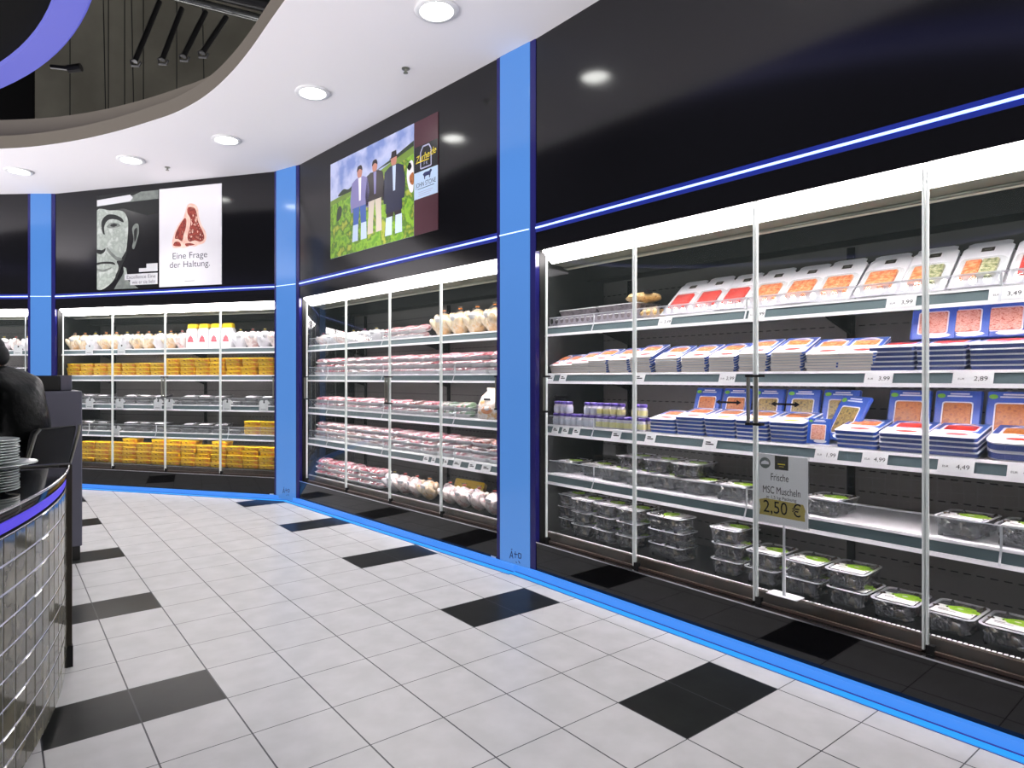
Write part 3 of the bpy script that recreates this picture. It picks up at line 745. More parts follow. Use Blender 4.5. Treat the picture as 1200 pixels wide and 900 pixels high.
def make_chicken(m, lab):
    """wrapped whole chicken standing on its back end: plump body, two legs, twisted bag end"""
    mb = MB()
    mb.ell((0, 0, .085), (.075, .07, .095), m, None, 16, 10, lambda p: 1-.22*max(p.z, 0)+.06*math.cos(2*math.atan2(p.y, p.x)))
    for s in (-1, 1):
        M = Euler((.5, s*.5, 0)).to_matrix(); mb.ell((s*.045, -.042, .075), (.028, .03, .058), m, M, 10, 7)
        mb.ell((s*.072, .0, .12), (.02, .03, .04), m, None, 8, 6)
    root = proto(mb.build('wrapped_chicken', None, 70, False)); tag(root, 'x', 'chicken')
    mb = MB(); mb.lathe([(.045, .15), (.028, .17), (.012, .178), (.018, .19), (.022, .194), (.0, .19)], 'film', 12); mb.build('bag_end', root, 60, False)
    mb = MB(); mb.lathe([(.012, .174), (.0145, .178), (.012, .182)], lab, 10); mb.build('clip', root, None, False)
    mb = MB(); mb.ell((0, -.068, .115), (.03, .008, .022), 'paper_white', Euler((.25, 0, 0)).to_matrix(), 10, 5); mb.build('label', root, 60, False)
    return root
CH_Y, CH_P, CH_W = make_chicken('chicken', 'orange_print'), make_chicken('chicken_pale', 'red_print'), make_chicken('foam_white', 'yellow_print')

def make_meat(m, extra=None, nm='meat_tray'):
    w, d, h = .2, .15, .03
    mb = MB(); mb.loft([[(x, y, z) for x, y in rr(w+2*k, d+2*k, .022, 3)] for z, k in ((0, -.022), (.002, -.018), (h-.004, -.004), (h, 0), (h, -.008), (.010, -.022))], 'foam_white'); root = proto(mb.build(nm, None, 40, False)); tag(root, 'x', 'meat tray')
    mb = MB()
    for k in range(5):
        x = -.07+k*.035; M = Euler((random.uniform(-.2, .2), random.uniform(.3, .7), random.uniform(-.2, .2))).to_matrix()
        mb.ell((x, random.uniform(-.006, .006), .034), (.034, .062, .022), extra if extra and k in (1, 3) else m, M, 10, 6, lambda p: 1+.08*math.sin(5*p.y))
    mb.build('meat', root, 60, False)
    mb = MB(); mb.loft([[(x, y, z) for x, y in rr(w-k, d-k, .02, 3)] for z, k in ((h+.001, 0), (h+.022, .02), (h+.028, .06))], 'film', False); mb.build('film', root, 60, False)
    mb = MB(); mb.box(.03, .085, -.06, -.018, h+.0255, h+.0275, 'paper_white'); mb.box(.045, .075, -.045, -.035, h+.0276, h+.028, 'ink'); mb.build('label', root, None, False)
    return root
ME_P, ME_L, ME_B, ME_D, ME_H = make_meat('meat'), make_meat('meat_pale', 'meat'), make_meat('meat_pale', 'meat_brown'), make_meat('meat_dark'), make_meat('herb', 'meat_pale')

def make_yellow():
    w, d, h = .21, .15, .05
    mb = MB(); mb.loft([[(x, y, z) for x, y in rr(w+2*k, d+2*k, .014, 3)] for z, k in ((0, -.01), (.003, -.007), (h-.006, -.001))], 'yellow_pack', True, False); root = proto(mb.build('poultry_pack', None, 40, False)); tag(root, 'x', 'poultry pack')
    mb = MB(); mb.loft([[(x, y, z) for x, y in rr(w+2*k, d+2*k, .014, 3)] for z, k in ((h-.006, 0), (h-.002, 0), (h, -.004))], 'yellow_lid'); mb.build('lid', root, 40, False)
    mb = MB(); mb.poly([(x-.03, -d/2+.001, z+.024) for x, z in ((-.012, -.004), (.012, -.006), (.014, .003), (-.008, .005))], 'brown_print')
    mb.poly([(x+.07, -d/2-.0002, z+.022) for x, z in ((-.022, -.006), (.018, -.006), (.014, .008), (-.012, .008))], 'orange_print'); mb.build('print', root, None, False)
    return root
YEL = make_yellow()
def make_black():
    w, d, h = .2, .16, .04
    mb = MB(); mb.loft([[(x, y, z) for x, y in rr(w+2*k, d+2*k, .016, 3)] for z, k in ((0, -.016), (.003, -.012), (h, 0), (h, -.006), (.02, -.012))], 'black_tray'); root = proto(mb.build('black_meat_tray', None, 40, False)); tag(root, 'x', 'meat tray')
    mb = MB()
    for k in range(4): mb.ell((-.06+k*.04, 0, .03), (.03, .06, .014), 'grey_meat', None, 10, 5)
    mb.build('meat', root, 60, False)
    mb = MB(); mb.loft([[(x, y, z) for x, y in rr(w-.01, d-.01, .014, 3)] for z in (h+.001, h+.004)], 'film'); mb.build('film', root, None, False)
    mb = MB(); mb.box(-.07, .05, -.07, -.02, h+.0042, h+.0052, 'paper_white'); mb.build('label', root, None, False)
    return root
BLK = make_black()
def make_cap_pack():
    mb = MB(); mb.loft([[(x, y, z) for x, y in rr(.15+2*k, .12+2*k, .02, 3)] for z, k in ((0, -.01), (.01, 0), (.17, -.004), (.21, -.03))], 'foam_white'); root = proto(mb.build('bagged_poultry', None, 40, False)); tag(root, 'x', 'poultry bag')
    mb = MB(); mb.loft([[(x, y, z) for x, y in rr(.13+2*k, .1+2*k, .02, 3)] for z, k in ((.19, 0), (.225, -.006), (.23, -.02))], 'yellow_lid'); mb.build('cap', root, 40, False)
    mb = MB(); mb.poly([(x, -.0615, z) for x, z in ((-.045, .06), (.045, .06), (.03, .1), (0, .125), (-.03, .1))], 'meat'); mb.build('picture', root, None, False)
    return root
CAP = make_cap_pack()
def make_paper_bag():
    mb = MB(); mb.loft([[(x+ox, y, z) for x, y in rr(w, d, .03, 4)] for z, w, d, ox in ((0, .19, .13, 0), (.03, .22, .15, 0), (.12, .21, .14, .005), (.18, .17, .1, .0), (.22, .12, .04, .01), (.245, .14, .015, .01))], 'bag_paper'); root = proto(mb.build('roast_bag', None, 50, False)); tag(root, 'x', 'bag')
    mb = MB(); mb.ell((.0, -.072, .07), (.06, .012, .03), 'orange_print', None, 12, 5); mb.ell((.01, -.078, .085), (.03, .01, .018), 'paper_white', None, 12, 5); mb.build('picture', root, 60, False)
    mb = MB(); mb.text('BIO', .03, (0, -.066, .15), (1, 0, 0), (0, .35, 1), 'ink') if False else mb.box(-.03, .03, -.07, -.062, .15, .165, 'ink'); mb.build('print', root, None, False)
    return root
BAG = make_paper_bag()

# ------------------------------------------------------------------ stocking the right fridge
RF = 'right fridge'
S1, S2, S3, S4 = (z+.0012 for z in SH); DK = .3048
# top shelf
for i, (u, v) in enumerate(((.17, .30), (.51, .30))):
    place(PLAT, BR, u, v, S1, f'{"left" if i == 0 else "right"} long grey fish platter under film, top shelf, {RF}', None, 'grey fish platters')
    place(PLAT, BR, u+.02, v+.02, S1+.0592, f'{"left" if i == 0 else "right"} long grey fish platter stacked on another, top shelf, {RF}', None, 'grey fish platters')
place(GOLD, BR, .66, .30, S1+.1185, f'golden smoked fish lying on top of the grey platters, {RF}', None, 'golden smoked fish')
place(GOLD, BR, .80, .24, S1+.002, f'golden smoked fish lying flat beside the platters, top shelf, {RF}', None, 'golden smoked fish', sc=(.9, .9, 1.2))
su = [.97, 1.14, 1.305, 1.48, 1.65, 1.815, 2.0, 2.175, 2.36, 2.545, 2.73, 2.9]
kinds = [SA_R]*3+[SA_O]*4+[SA_G]*2+[SA_R]*2+[SA_O]
nm = {id(SA_R): 'red fish fillet', id(SA_O): 'orange salmon', id(SA_G): 'orange and green fish'}
for i, (u, k) in enumerate(zip(su, kinds)):
    t = math.radians(40)
    for j in range(2):
        o = place(k, BR, u, .285+.024*j, S1+.115-.024*j+.004, f'white {nm[id(k)]} sachet, {nth(i+1)} from left, {"front" if j == 0 else "tucked behind"}, top shelf, {RF}', None, 'white fish sachets on the top shelf', tilt=t+(.03 if i % 2 else 0), parts=j == 0)
# second shelf: fanned salmon stacks, then neat stacks with upright packs on them
fan = [.0, .135, .27, .415, .58, .75, .93, 1.105, 1.275, 1.445, 1.615, 1.785, 1.93]
for i, u in enumerate(fan):
    n = (4, 4, 5, 6, 6, 7, 6, 6, 6, 7, 7, 6, 6)[i]; t = math.radians(21)
    for k in range(n):
        place(SALMON, BR, u+.003*k+random.uniform(-.004, .004), .255-.0145*k*math.sin(t)+random.uniform(-.003, .003), S2+.043+.0145*k*math.cos(t), f'salmon pack, {nth(k+1)} up in {nth(i+1)} slanting stack from left, second shelf, {RF}', None, 'slanting stacks of salmon packs',
              rz=random.uniform(-.03, .03)+.03, tilt=t, sc=(.9, 1, 1), parts=k == n-1)
neat = [2.05, 2.14+.09, 2.41-.005, 2.59, 2.77]
neat = [2.075, 2.255, 2.435, 2.615, 2.795]
for i, u in enumerate(neat):
    for k in range(5):
        place(NEAT, BR, u+random.uniform(-.003, .003), .258-.0214*k*math.sin(.13)+random.uniform(-.003, .003), S2+.015+.0214*k*math.cos(.13), f'smoked fish pack, {nth(k+1)} up in {nth(i+1)} neat stack from left, second shelf, {RF}', None, 'neat stacks on the second shelf', tilt=.13, parts=k == 4)
for i, (u, k) in enumerate(((2.11, WP_P), (2.225, WP_P), (2.36, WP_P), (2.49, WP_O), (2.665, WP_P))):
    place(k, BR, u+.06, .375, S2+.218, f'blue window pack leaning upright, {nth(i+1)} from left behind neat stacks, second shelf', None, 'upright window packs, second shelf', tilt=math.radians(74), rz=-.06+.02*i, sc=(1.02, .7, 1))
# third shelf: purple lidded bottles, stacks, upright packs behind
jars = []
for i in range(14):
    for r in range(2):
        jars.append((.045+i*.055, .155+r*.056, 0))
for i in list(range(0, 3))+list(range(5, 11))+[12, 13]:
    jars.append((.045+i*.055, .165, 1))
for n, (u, v, l) in enumerate(jars):
    i = round((u-.045)/.055)
    if l == 0 and v > .2 and False: continue
    place(JAR_A if i > 6 else JAR_B, BR, u, v, S3+.083*l, f'purple-lidded drink bottle, {nth(i+1)} from left, {"upper layer" if l else "front row" if v < .2 else "second row"}, third shelf, {RF}', None, 'purple-lidded drink bottles')
st3 = [(.895, 5, NEATO), (1.082, 5, NEATO), (1.23, 5, NEATB), (1.345, 5, NEATB), (1.50, 5, NEATB), (1.655, 5, NEATB)]
n3 = 0
for i, (u, n, P) in enumerate(((.90, 4, NEATO), (1.08, 5, NEATO), (1.26, 5, NEATB), (1.44, 5, NEATB), (1.62, 5, NEATB), (1.93, 4, NEATO), (2.11, 4, NEAT), (2.29-.0, 4, NEAT))):
    n3 += 1
    for k in range(n):
        place(P, BR, u+random.uniform(-.003, .003), .268-.0214*k*math.sin(.2)+random.uniform(-.003, .003), S3+.0225+.0214*k*math.cos(.2), f'smoked fish pack, {nth(k+1)} up in {nth(n3)} neat stack from left, third shelf, {RF}', None, 'neat stacks on the third shelf', tilt=.2, parts=k == n-1)
for i, u in enumerate((2.49, 2.69, 2.89)):
    for k in range(2):
        place(TUB, BR, u-.002, .285-.0365*k*math.sin(.24), S3+.031+.0368*k*math.cos(.24), f'{"upper" if k else "lower"} rounded blue fish tub, {nth(i+1)} pile from left, third shelf, {RF}', None, 'rounded fish tubs on the third shelf', tilt=.24, parts=k == 1)
for i, (u, k) in enumerate(((1.02, WP_B), (1.20, WP_B), (1.385, WP_O), (1.57, WP_O), (1.755, WP_O))):
    place(k, BR, u, .44, S3+.155, f'blue window pack leaning upright, {nth(i+1)} from left behind the stacks, third shelf', None, 'upright window packs, third shelf left', tilt=math.radians(72), rz=.02*i-.03, sc=(1, .9, 1))
place(WP_O, BR, 1.83, .345, S3+.12, f'blue window pack tipped sideways beside the gap, third shelf, {RF}', None, None, tilt=math.radians(62), rz=-.55, roll=.1)
place(WP_P, BR, 1.775, .155, S3+.07, f'small blue fish pack standing at shelf front above the price sign', None, None, tilt=math.radians(78), sc=(.6, .5, .6))
for i, u in enumerate((2.05, 2.235, 2.42)):
    place(WP_B, BR, u, .44, S3+.158, f'blue pack with brown window leaning upright, {nth(i+1)} of right trio, third shelf', None, 'upright brown window packs, third shelf right', tilt=math.radians(72), sc=(1, .9, 1))
# fourth shelf and deck: mussel trays
n4 = 0
for i, (u, v) in enumerate(((.06, .30), (.29, .33), (.49, .285), (.69, .28), (.89, .28), (1.09, .28), (1.30, .28), (1.51, .28), (1.77, .28), (2.31, .28), (2.51, .28), (2.72, .28))):
    place(MUSSEL, BR, u, v, S4, f'mussel tray with lime label, {nth(i+1)} from left, lower layer, fourth shelf, {RF}', None, 'mussel trays on the fourth shelf', rz=random.uniform(-.05, .05))
for i, (u, v) in enumerate(((.60, .33), (.80, .33), (1.01, .31))):
    place(MUSSEL, BR, u, v, S4+.0835, f'mussel tray with lime label, {nth(i+1)} from left, upper layer, fourth shelf, {RF}', None, 'mussel trays on the fourth shelf', rz=random.uniform(-.04, .04))
for i, (u, n, v) in enumerate(((.05, 3, .34), (.255, 3, .28), (.445, 3, .28), (.635, 3, .28), (.905, 3, .245), (1.28, 3, .28), (1.485, 2, .28), (1.685, 2, .275), (1.88, 2, .275), (2.075, 1, .275), (2.27, 1, .275), (2.462, 1, .275), (2.655, 1, .275))):
    for k in range(n):
        lvl = {1: ['single'], 2: ['lower', 'upper'], 3: ['bottom', 'middle', 'top']}[n][k]
        place(MUSSEL, BR, u+random.uniform(-.006, .006), v+random.uniform(-.006, .006), DK+.0838*k, f'{lvl} mussel tray with lime label in {nth(i+1)} pile from left, bottom deck, {RF}', None, 'mussel trays on the bottom deck', rz=(PI/2 if i == 4 else 0)+random.uniform(-.06, .06))
for i, (u, v) in enumerate(((.26, .56), (.46, .56), (.66, .56), (1.14, .55))):
    for k in range(2):
        place(MUSSEL, BR, u, v, DK+.0838*k, f'{"upper" if k else "lower"} mussel tray in {nth(i+1)} back pile from left, bottom deck, {RF}', None, 'mussel trays at the back of the deck')
# price sign
def price_sign():
    root = empty('price_sign', BR.p(1.645, .0785, DK+.0045), BR.rz); tag(root, 'white price sign for mussels on a clear stand in the right fridge', 'sign')
    mb = MB(); mb.bbox(-.075, .075, -.03, .05, 0, .004, 'pack_white', .003); mb.build('base', root)
    mb = MB(); mb.tube([(0, 0, .004), (0, 0, .2)], .008, 'acrylic', 10); mb.tube([(0, 0, .2), (0, 0, .36)], .006, 'acrylic', 10); mb.build('pole', root, 40)
    x0, x1, z0, z1 = -.125, .12, .35, .685; y = -.02
    mb = MB(); mb.box(x0-.006, x1+.006, y+.0035, y+.006, z0-.006, z1+.006, 'clear_fence'); mb.build('holder', root)
    mb = MB(); mb.box(x0, x1, y, y+.003, z0, z1, 'paper_white'); card = mb.build('card', root)
    X, Z = (1, 0, 0), (0, 0, 1); f = y-.0006
    mb = MB(); mb.text('Frische', .05, (-.012, f, z1-.125), X, Z, 'ink', width=.085); mb.text('MSC Muscheln', .05, (-.004, f, z1-.19), X, Z, 'ink', width=.18); mb.text('je 1,5 kg Packung', .022, (-.004, f, z1-.215), X, Z, 'ink', width=.145)
    mb.build('lettering', card)
    mb = MB(); mb.poly([(x, f, z) for x, z in ((-.112, z0+.035), (.108, z0+.033), (.106, z0+.06), (.11, z0+.085), (.1, z0+.112), (-.08, z0+.118), (-.112, z0+.108), (-.106, z0+.07))], 'khaki'); mb.build('price_patch', card)
    mb = MB(); mb.text('2,50 €', .085, (0, f-.0006, z0+.05), X, Z, 'ink', width=.18); mb.build('price', card)
    mb = MB(); mb.box(-.035, .03, f, f+.0005, z1-.07, z1-.002, 'logo_dark'); mb.box(-.02, .015, f-.0004, f, z1-.045, z1-.04, 'gold_ink'); mb.box(-.014, .009, f-.0004, f, z1-.056, z1-.052, 'khaki'); mb.build('dark_logo', card)
    mb = MB(); n = 24; mb.poly([(-.083+.027*math.cos(2*PI*i/n), f, z1-.043+.027*math.sin(2*PI*i/n)) for i in range(n)], 'g_mid'); mb.poly([(-.083+x, f-.0004, z1-.043+z) for x, z in ((-.02, -.008), (.02, -.006), (.018, .006), (0, .012), (-.018, .004))], 'pack_white'); mb.build('round_logo', card)
price_sign()

# ------------------------------------------------------------------ stocking the middle fridge
MF = 'middle fridge'
for i, u in enumerate((2.16, 2.37, 2.58, 2.78, 2.95)):
    place(CH_Y, BM, u, .25, S1, f'wrapped yellow whole chicken, {nth(i+1)} from left, top shelf, {MF}', None, 'wrapped chickens on the top shelf', rz=random.uniform(-.4, .4), sc=(1.25, 1.2, 1.25))
for i, u in enumerate((.1, .3, .5, .72, .93, 1.14)):
    place(CH_W if i % 2 else CH_P, BM, u, .24, S1, f'pale bagged poultry, {nth(i+1)} from left, top shelf, {MF}', None, 'pale bagged poultry', rz=random.uniform(-.5, .5), sc=(1.1, 1, .75))
for i, u in enumerate((1.4, 1.61, 1.82)):
    place(ME_L, BM, u, .24, S1, f'pale meat tray, {nth(i+1)} from left, lower layer, top shelf, {MF}', None, 'meat trays on the top shelf')
    place(ME_L, BM, u+.02, .25, S1+.06, f'pale meat tray, {nth(i+1)} from left, tilted on another, top shelf, {MF}', None, 'meat trays on the top shelf', tilt=.25)
def tray_rows(z, kinds, shelf, us=None, layers=2, col=None):
    us = us or [.13+.212*i for i in range(14)]
    for i, u in enumerate(us):
        for k in range(layers):
            P, nmx = kinds(i, k)
            if P is None: continue
            place(P, BM, u+random.uniform(-.006, .006), .225+.012*k, z+.059*k+(.0 if k == 0 else .004), f'{nmx} meat tray, {nth(i+1)} from left, {"upper" if k == 1 else "lower" if k == 0 else "topmost"} layer, {shelf}, {MF}', None, f'meat trays, {shelf}, {MF}', tilt=.0 if k == 0 else random.uniform(.03, .16), rz=random.uniform(-.04, .04))
tray_rows(S2, lambda i, k: (ME_B if i in (0, 3, 4) else ME_P if (i+k) % 3 else ME_L, 'brown and pale' if i in (0, 3, 4) else 'pink' if (i+k) % 3 else 'pale pink'), 'second shelf', layers=3)
tray_rows(S3, lambda i, k: (None, '') if i > 11 else (ME_H, 'green herb') if i > 9 else (ME_D, 'dark red') if i == 8 and k else (ME_L if i % 3 else ME_P, 'pale pink' if i % 3 else 'pink'), 'third shelf')
place(BAG, BM, 2.77, .24, S3, f'white paper bag with orange picture at right end, third shelf, {MF}', None, None, sc=(1.1, 1, 1))
tray_rows(S4, lambda i, k: (ME_D, 'dark red') if i >= 11 and k else (ME_B if i < 6 else ME_L, 'brown and pale' if i < 6 else 'pale pink'), 'fourth shelf', layers=3)
for i, u in enumerate((.13, .345, .56, .775, .99, 1.2)):
    for k in range(3):
        place(ME_L if (i+k) % 3 else ME_P, BM, u, .235+.01*k, DK+.0595*k, f'{("lower", "middle", "upper")[k]} meat tray in {nth(i+1)} pile from left, bottom deck, {MF}', None, 'meat trays on the bottom deck', rz=random.uniform(-.06, .06), tilt=.0 if k < 2 else .12)
for i, (u, P) in enumerate(((1.43, CH_W), (1.6, CH_P), (1.78, CH_P), (1.96, CH_Y), (2.24, CH_P), (2.42, CH_P), (2.6, CH_P), (2.78, CH_P))):
    place(P, BM, u, .25, DK, f'{"bagged" if i < 4 else "pale raw"} whole chicken, {nth(i+1)} from left, bottom deck, {MF}', None, 'whole chickens on the bottom deck', rz=random.uniform(-.5, .5), sc=(1.2, 1.2, .98))
for i, u in enumerate((2.2, 2.36)):
    place(YEL, BM, u, .46, DK+.09, f'{"left" if i == 0 else "right"} yellow poultry pack behind the pale chickens, bottom deck, {MF}', None, 'yellow packs behind the chickens', tilt=1.2)

# ------------------------------------------------------------------ stocking the left fridge
LF = 'left fridge'
i = 0
for u in [.06+.165*k for k in range(19)]:
    i += 1
    if 1.74 < u < 2.4:
        place(CAP, BL, u, .24, S1, f'white poultry bag with yellow cap, {nth(i)} item from left, top shelf, {LF}', None, 'yellow-capped poultry bags', sc=(1, 1, 1.3)); continue
    P = CH_Y if u < 1.7 and i % 3 else CH_W if u < 1.7 else CH_P if i % 2 else CH_W
    place(P, BL, u, .24, S1, f'{"yellow" if P is CH_Y else "white" if P is CH_W else "pale pink"} wrapped chicken, {nth(i)} item from left, top shelf, {LF}', None, f'wrapped chickens on the top shelf, {LF}', rz=random.uniform(-.6, .6), sc=(1.15, 1.1, 1.22))
for i in range(14):
    u = .12+.216*i
    for k in range(3 if i < 7 else 4):
        place(YEL, BL, u+random.uniform(-.012, .012), .215+random.uniform(-.004, .004), S2+.0512*k, f'yellow poultry pack, {nth(k+1)} up in {nth(i+1)} stack from left, second shelf, {LF}', None, f'yellow packs on the second shelf, {LF}')
for z, sh, last in ((S3, 'third', 14), (S4, 'fourth', 12)):
    for i in range(last):
        u = .12+.216*i
        place(BLK, BL, u, .225, z, f'black meat tray, {nth(i+1)} from left, lower layer, {sh} shelf, {LF}', None, f'black trays on the {sh} shelf, {LF}')
        if i % 4 != 3:
            place(BLK, BL, u+.01, .245, z+.066, f'black meat tray, {nth(i+1)} from left, tilted on upper layer, {sh} shelf, {LF}', None, f'black trays on the {sh} shelf, {LF}', tilt=.17, rz=random.uniform(-.1, .1), roll=random.uniform(-.06, .06))
for i in range(2):
    for k in range(3):
        place(YEL, BL, 2.74+.216*i, .22, S4+.0512*k, f'{("lower", "middle", "upper")[k]} yellow pack in {"left" if i == 0 else "right"} stack at right end, fourth shelf, {LF}', None, f'yellow packs on the fourth shelf, {LF}')
for i in range(14):
    u = .12+.216*i
    for k in range((4, 5, 5, 5, 6, 5, 6, 6, 6, 5, 6, 5, 5, 5)[i]):
        place(YEL, BL, u+random.uniform(-.01, .01), .23+random.uniform(-.006, .006)+.01*(k > 2), DK+.0512*k, f'yellow poultry pack, {nth(k+1)} up in {nth(i+1)} stack from left, bottom deck, {LF}', None, f'yellow packs on the bottom deck, {LF}', rz=random.uniform(-.06, .06))
# far left fridge: only its right end shows
for i, u in enumerate((2.5, 2.66, 2.82, 2.98)):
    place(CH_W if i % 2 else CH_P, BK, u, .24, S1, f'pale wrapped chicken, {nth(i+1)} from left in the far left fridge, top shelf', None, 'wrapped chickens in the far left fridge', rz=i)
for i, u in enumerate((2.5, 2.72, 2.94)):
    for k in range(2):
        place(BLK, BK, u, .23, S2+.062*k, f'{"upper" if k else "lower"} black tray, {nth(i+1)} from left in far left fridge, second shelf', None, 'black trays in the far left fridge', tilt=.0 if k == 0 else .16)
# ------------------------------------------------------------------ posters on the black panels
SHEET = [1., 1.]
def P2(mb, pts, y, m): mb.poly([(min(max(x, .0005), SHEET[0]-.0005), y, min(max(z, .0005), SHEET[1]-.0005)) for x, z in pts], m)
def bez(pts, k=4):
    n = len(pts); out = []
    for i in range(n):
        p0, p1, p2, p3 = (Vector(pts[(i+j) % n]) for j in (-1, 0, 1, 2))
        for t in range(k):
            t /= k; q = .5*((2*p1)+(p2-p0)*t+(2*p0-5*p1+4*p2-p3)*t*t+(3*p1-p0-3*p2+p3)*t**3); out.append((q.x, q.y))
    return out
def steak_poster():
    w, h = .867, 1.17
    SHEET[:] = w, h
    root = empty('poster', BL.p(1.58, -.0005, 2.455), BL.rz); tag(root, 'pale poster with a raw steak on the black panel above the left fridge', 'poster')
    mb = MB(); mb.box(0, w, -.005, 0, 0, h, 'poster_pale'); mb.build('sheet', root)
    y = -.0056
    fat = bez([(.415, .965), (.50, .955), (.545, .90), (.56, .80), (.60, .70), (.65, .62), (.66, .55), (.63, .495), (.56, .475), (.5, .46), (.44, .47), (.37, .45), (.28, .455), (.2, .46), (.185, .53), (.215, .63), (.27, .73), (.34, .80), (.375, .9)])
    red1 = bez([(.41, .925), (.49, .915), (.525, .86), (.54, .78), (.57, .70), (.62, .61), (.63, .54), (.58, .51), (.5, .53), (.43, .52), (.40, .57), (.43, .68), (.445, .78), (.40, .86)])
    red2 = bez([(.36, .80), (.385, .77), (.375, .68), (.345, .6), (.33, .53), (.27, .56), (.225, .57), (.24, .64), (.29, .72)])
    red3 = bez([(.23, .53), (.29, .52), (.31, .475), (.25, .475), (.2, .49)])
    red4 = bez([(.37, .5), (.45, .5), (.5, .48), (.44, .472), (.385, .468)])
    mb = MB(); P2(mb, fat, y, 'steak_fat')
    for r in (red1, red2, red3, red4): P2(mb, r, y-.0005, 'steak')
    for k in range(26):
        a, b = random.choice(red1), (.49, .68); t = random.uniform(.15, .85); x, z = a[0]*t+b[0]*(1-t), a[1]*t+b[1]*(1-t); q = random.uniform(.004, .011)
        P2(mb, [(x-q, z), (x, z-q*1.6), (x+q, z), (x, z+q*2)], y-.0009, 'steak_fat')
    mb.build('steak_picture', root)
    mb = MB(); X, Z = (1, 0, 0), (0, 0, 1)
    mb.text('Eine Frage', .105, (.43, y, .325), X, Z, 'print_ink', width=.48); mb.build('lettering', root); mb = MB(); mb.text('der Haltung.', .105, (.43, y, .222), X, Z, 'print_ink', width=.56); mb.build('lettering', root); mb = MB(); mb.box(.36, .5, y, y+.0004, .055, .06, 'g_mid'); mb.build('imprint', root)
steak_poster()
def portrait_poster():
    w, h = .912, 1.165
    SHEET[:] = w, h
    root = empty('poster', BL.p(.658, -.0005, 2.455), BL.rz); tag(root, 'black and white poster of half a man\'s face under a pale hat brim', 'poster')
    mb = MB(); mb.box(0, w, -.005, 0, 0, h, 'poster_black'); mb.build('sheet', root)
    y = -.0056; mb = MB()
    P2(mb, [(0, 1.165), (w, 1.165), (w, .90), (.75, .87), (.55, .93), (.4, .98), (0, .99)], y, 'g_dark')
    P2(mb, [(0, 1.1), (.55, 1.13), (.66, 1.165), (w, 1.165), (w, 1.06), (.62, 1.055), (.4, 1.05), (0, 1.03)], y-.0004, 'g_mid')
    P2(mb, [(0, 1.11), (.5, 1.14), (.54, 1.10), (.50, 1.06), (0, 1.035)], y-.0008, 'g_pale')
    face = bez([(0, .985), (.2, .97), (.38, .95), (.46, .86), (.47, .74), (.46, .6), (.44, .47), (.38, .37), (.33, .25), (.26, .12), (.14, .03), (0, .01), (0, .4), (0, .7)])
    P2(mb, face, y-.0012, 'g_light')
    P2(mb, bez([(.08, .86), (.16, .92), (.28, .91), (.38, .86), (.40, .81), (.3, .85), (.2, .86), (.14, .83), (.11, .76), (.12, .68), (.09, .7), (.07, .78)]), y-.0016, 'g_dark')  # brow and socket
    P2(mb, bez([(.15, .775), (.21, .815), (.3, .81), (.36, .77), (.28, .755), (.2, .75)]), y-.002, 'g_mid')
    P2(mb, bez([(.2, .785), (.26, .805), (.31, .785), (.26, .765)]), y-.0024, 'g_dark')
    P2(mb, bez([(0, .46), (.06, .44), (.12, .47), (.13, .51), (.08, .49), (0, .5)]), y-.0016, 'g_dark')            # nostril
    P2(mb, bez([(.16, .52), (.22, .46), (.3, .4), (.37, .38), (.38, .35), (.3, .35), (.2, .43), (.15, .49)]), y-.0016, 'g_mid')
    P2(mb, bez([(0, .335), (.12, .345), (.24, .335), (.28, .3), (.2, .315), (.08, .32), (0, .31)]), y-.0016, 'g_dark')  # mouth
    P2(mb, bez([(0, .24), (.1, .22), (.2, .25), (.22, .27), (.1, .25), (0, .265)]), y-.0016, 'g_mid')
    P2(mb, bez([(.3, .34), (.36, .36), (.44, .46), (.45, .42), (.38, .28), (.3, .12), (.28, .16), (.33, .26)]), y-.0016, 'g_dark')
    P2(mb, bez([(.53, .72), (.57, .78), (.62, .77), (.63, .68), (.6, .58), (.56, .48), (.53, .5), (.55, .6)]), y-.0012, 'g_mid')  # ear
    P2(mb, bez([(.56, .7), (.6, .73), (.6, .64), (.57, .56), (.56, .6)]), y-.0016, 'g_dark')
    P2(mb, [(.26, .0), (.3, .06), (.38, .16), (.42, .24), (.47, .1), (.56, .04), (.62, .0)], y-.0012, 'g_mid')    # collar
    P2(mb, [(.4, .27), (.44, .25), (.46, .16), (.42, .1)], y-.0016, 'g_light')
    mb.build('portrait_picture', root)
    mb = MB()
    for x0, x1, z0, z1 in ((.74, .9, .235, .29), (.63, .9, .195, .24), (.42, .9, .105, .175), (.5, .9, .04, .105)): mb.box(x0, x1, -.0074, -.007, z0, z1, 'g_pale')
    mb.build('caption_field', root); mb = MB()
    X, Z = (1, 0, 0), (0, 0, 1); mb.text('Excellence Eine', .06, (.66, -.0078, .118), X, Z, 'print_ink', width=.42); mb.build('lettering', root); mb = MB(); mb.text('wie er sie liebt', .06, (.70, -.0078, .055), X, Z, 'print_ink', width=.34)
    mb.build('lettering', root)
portrait_poster()
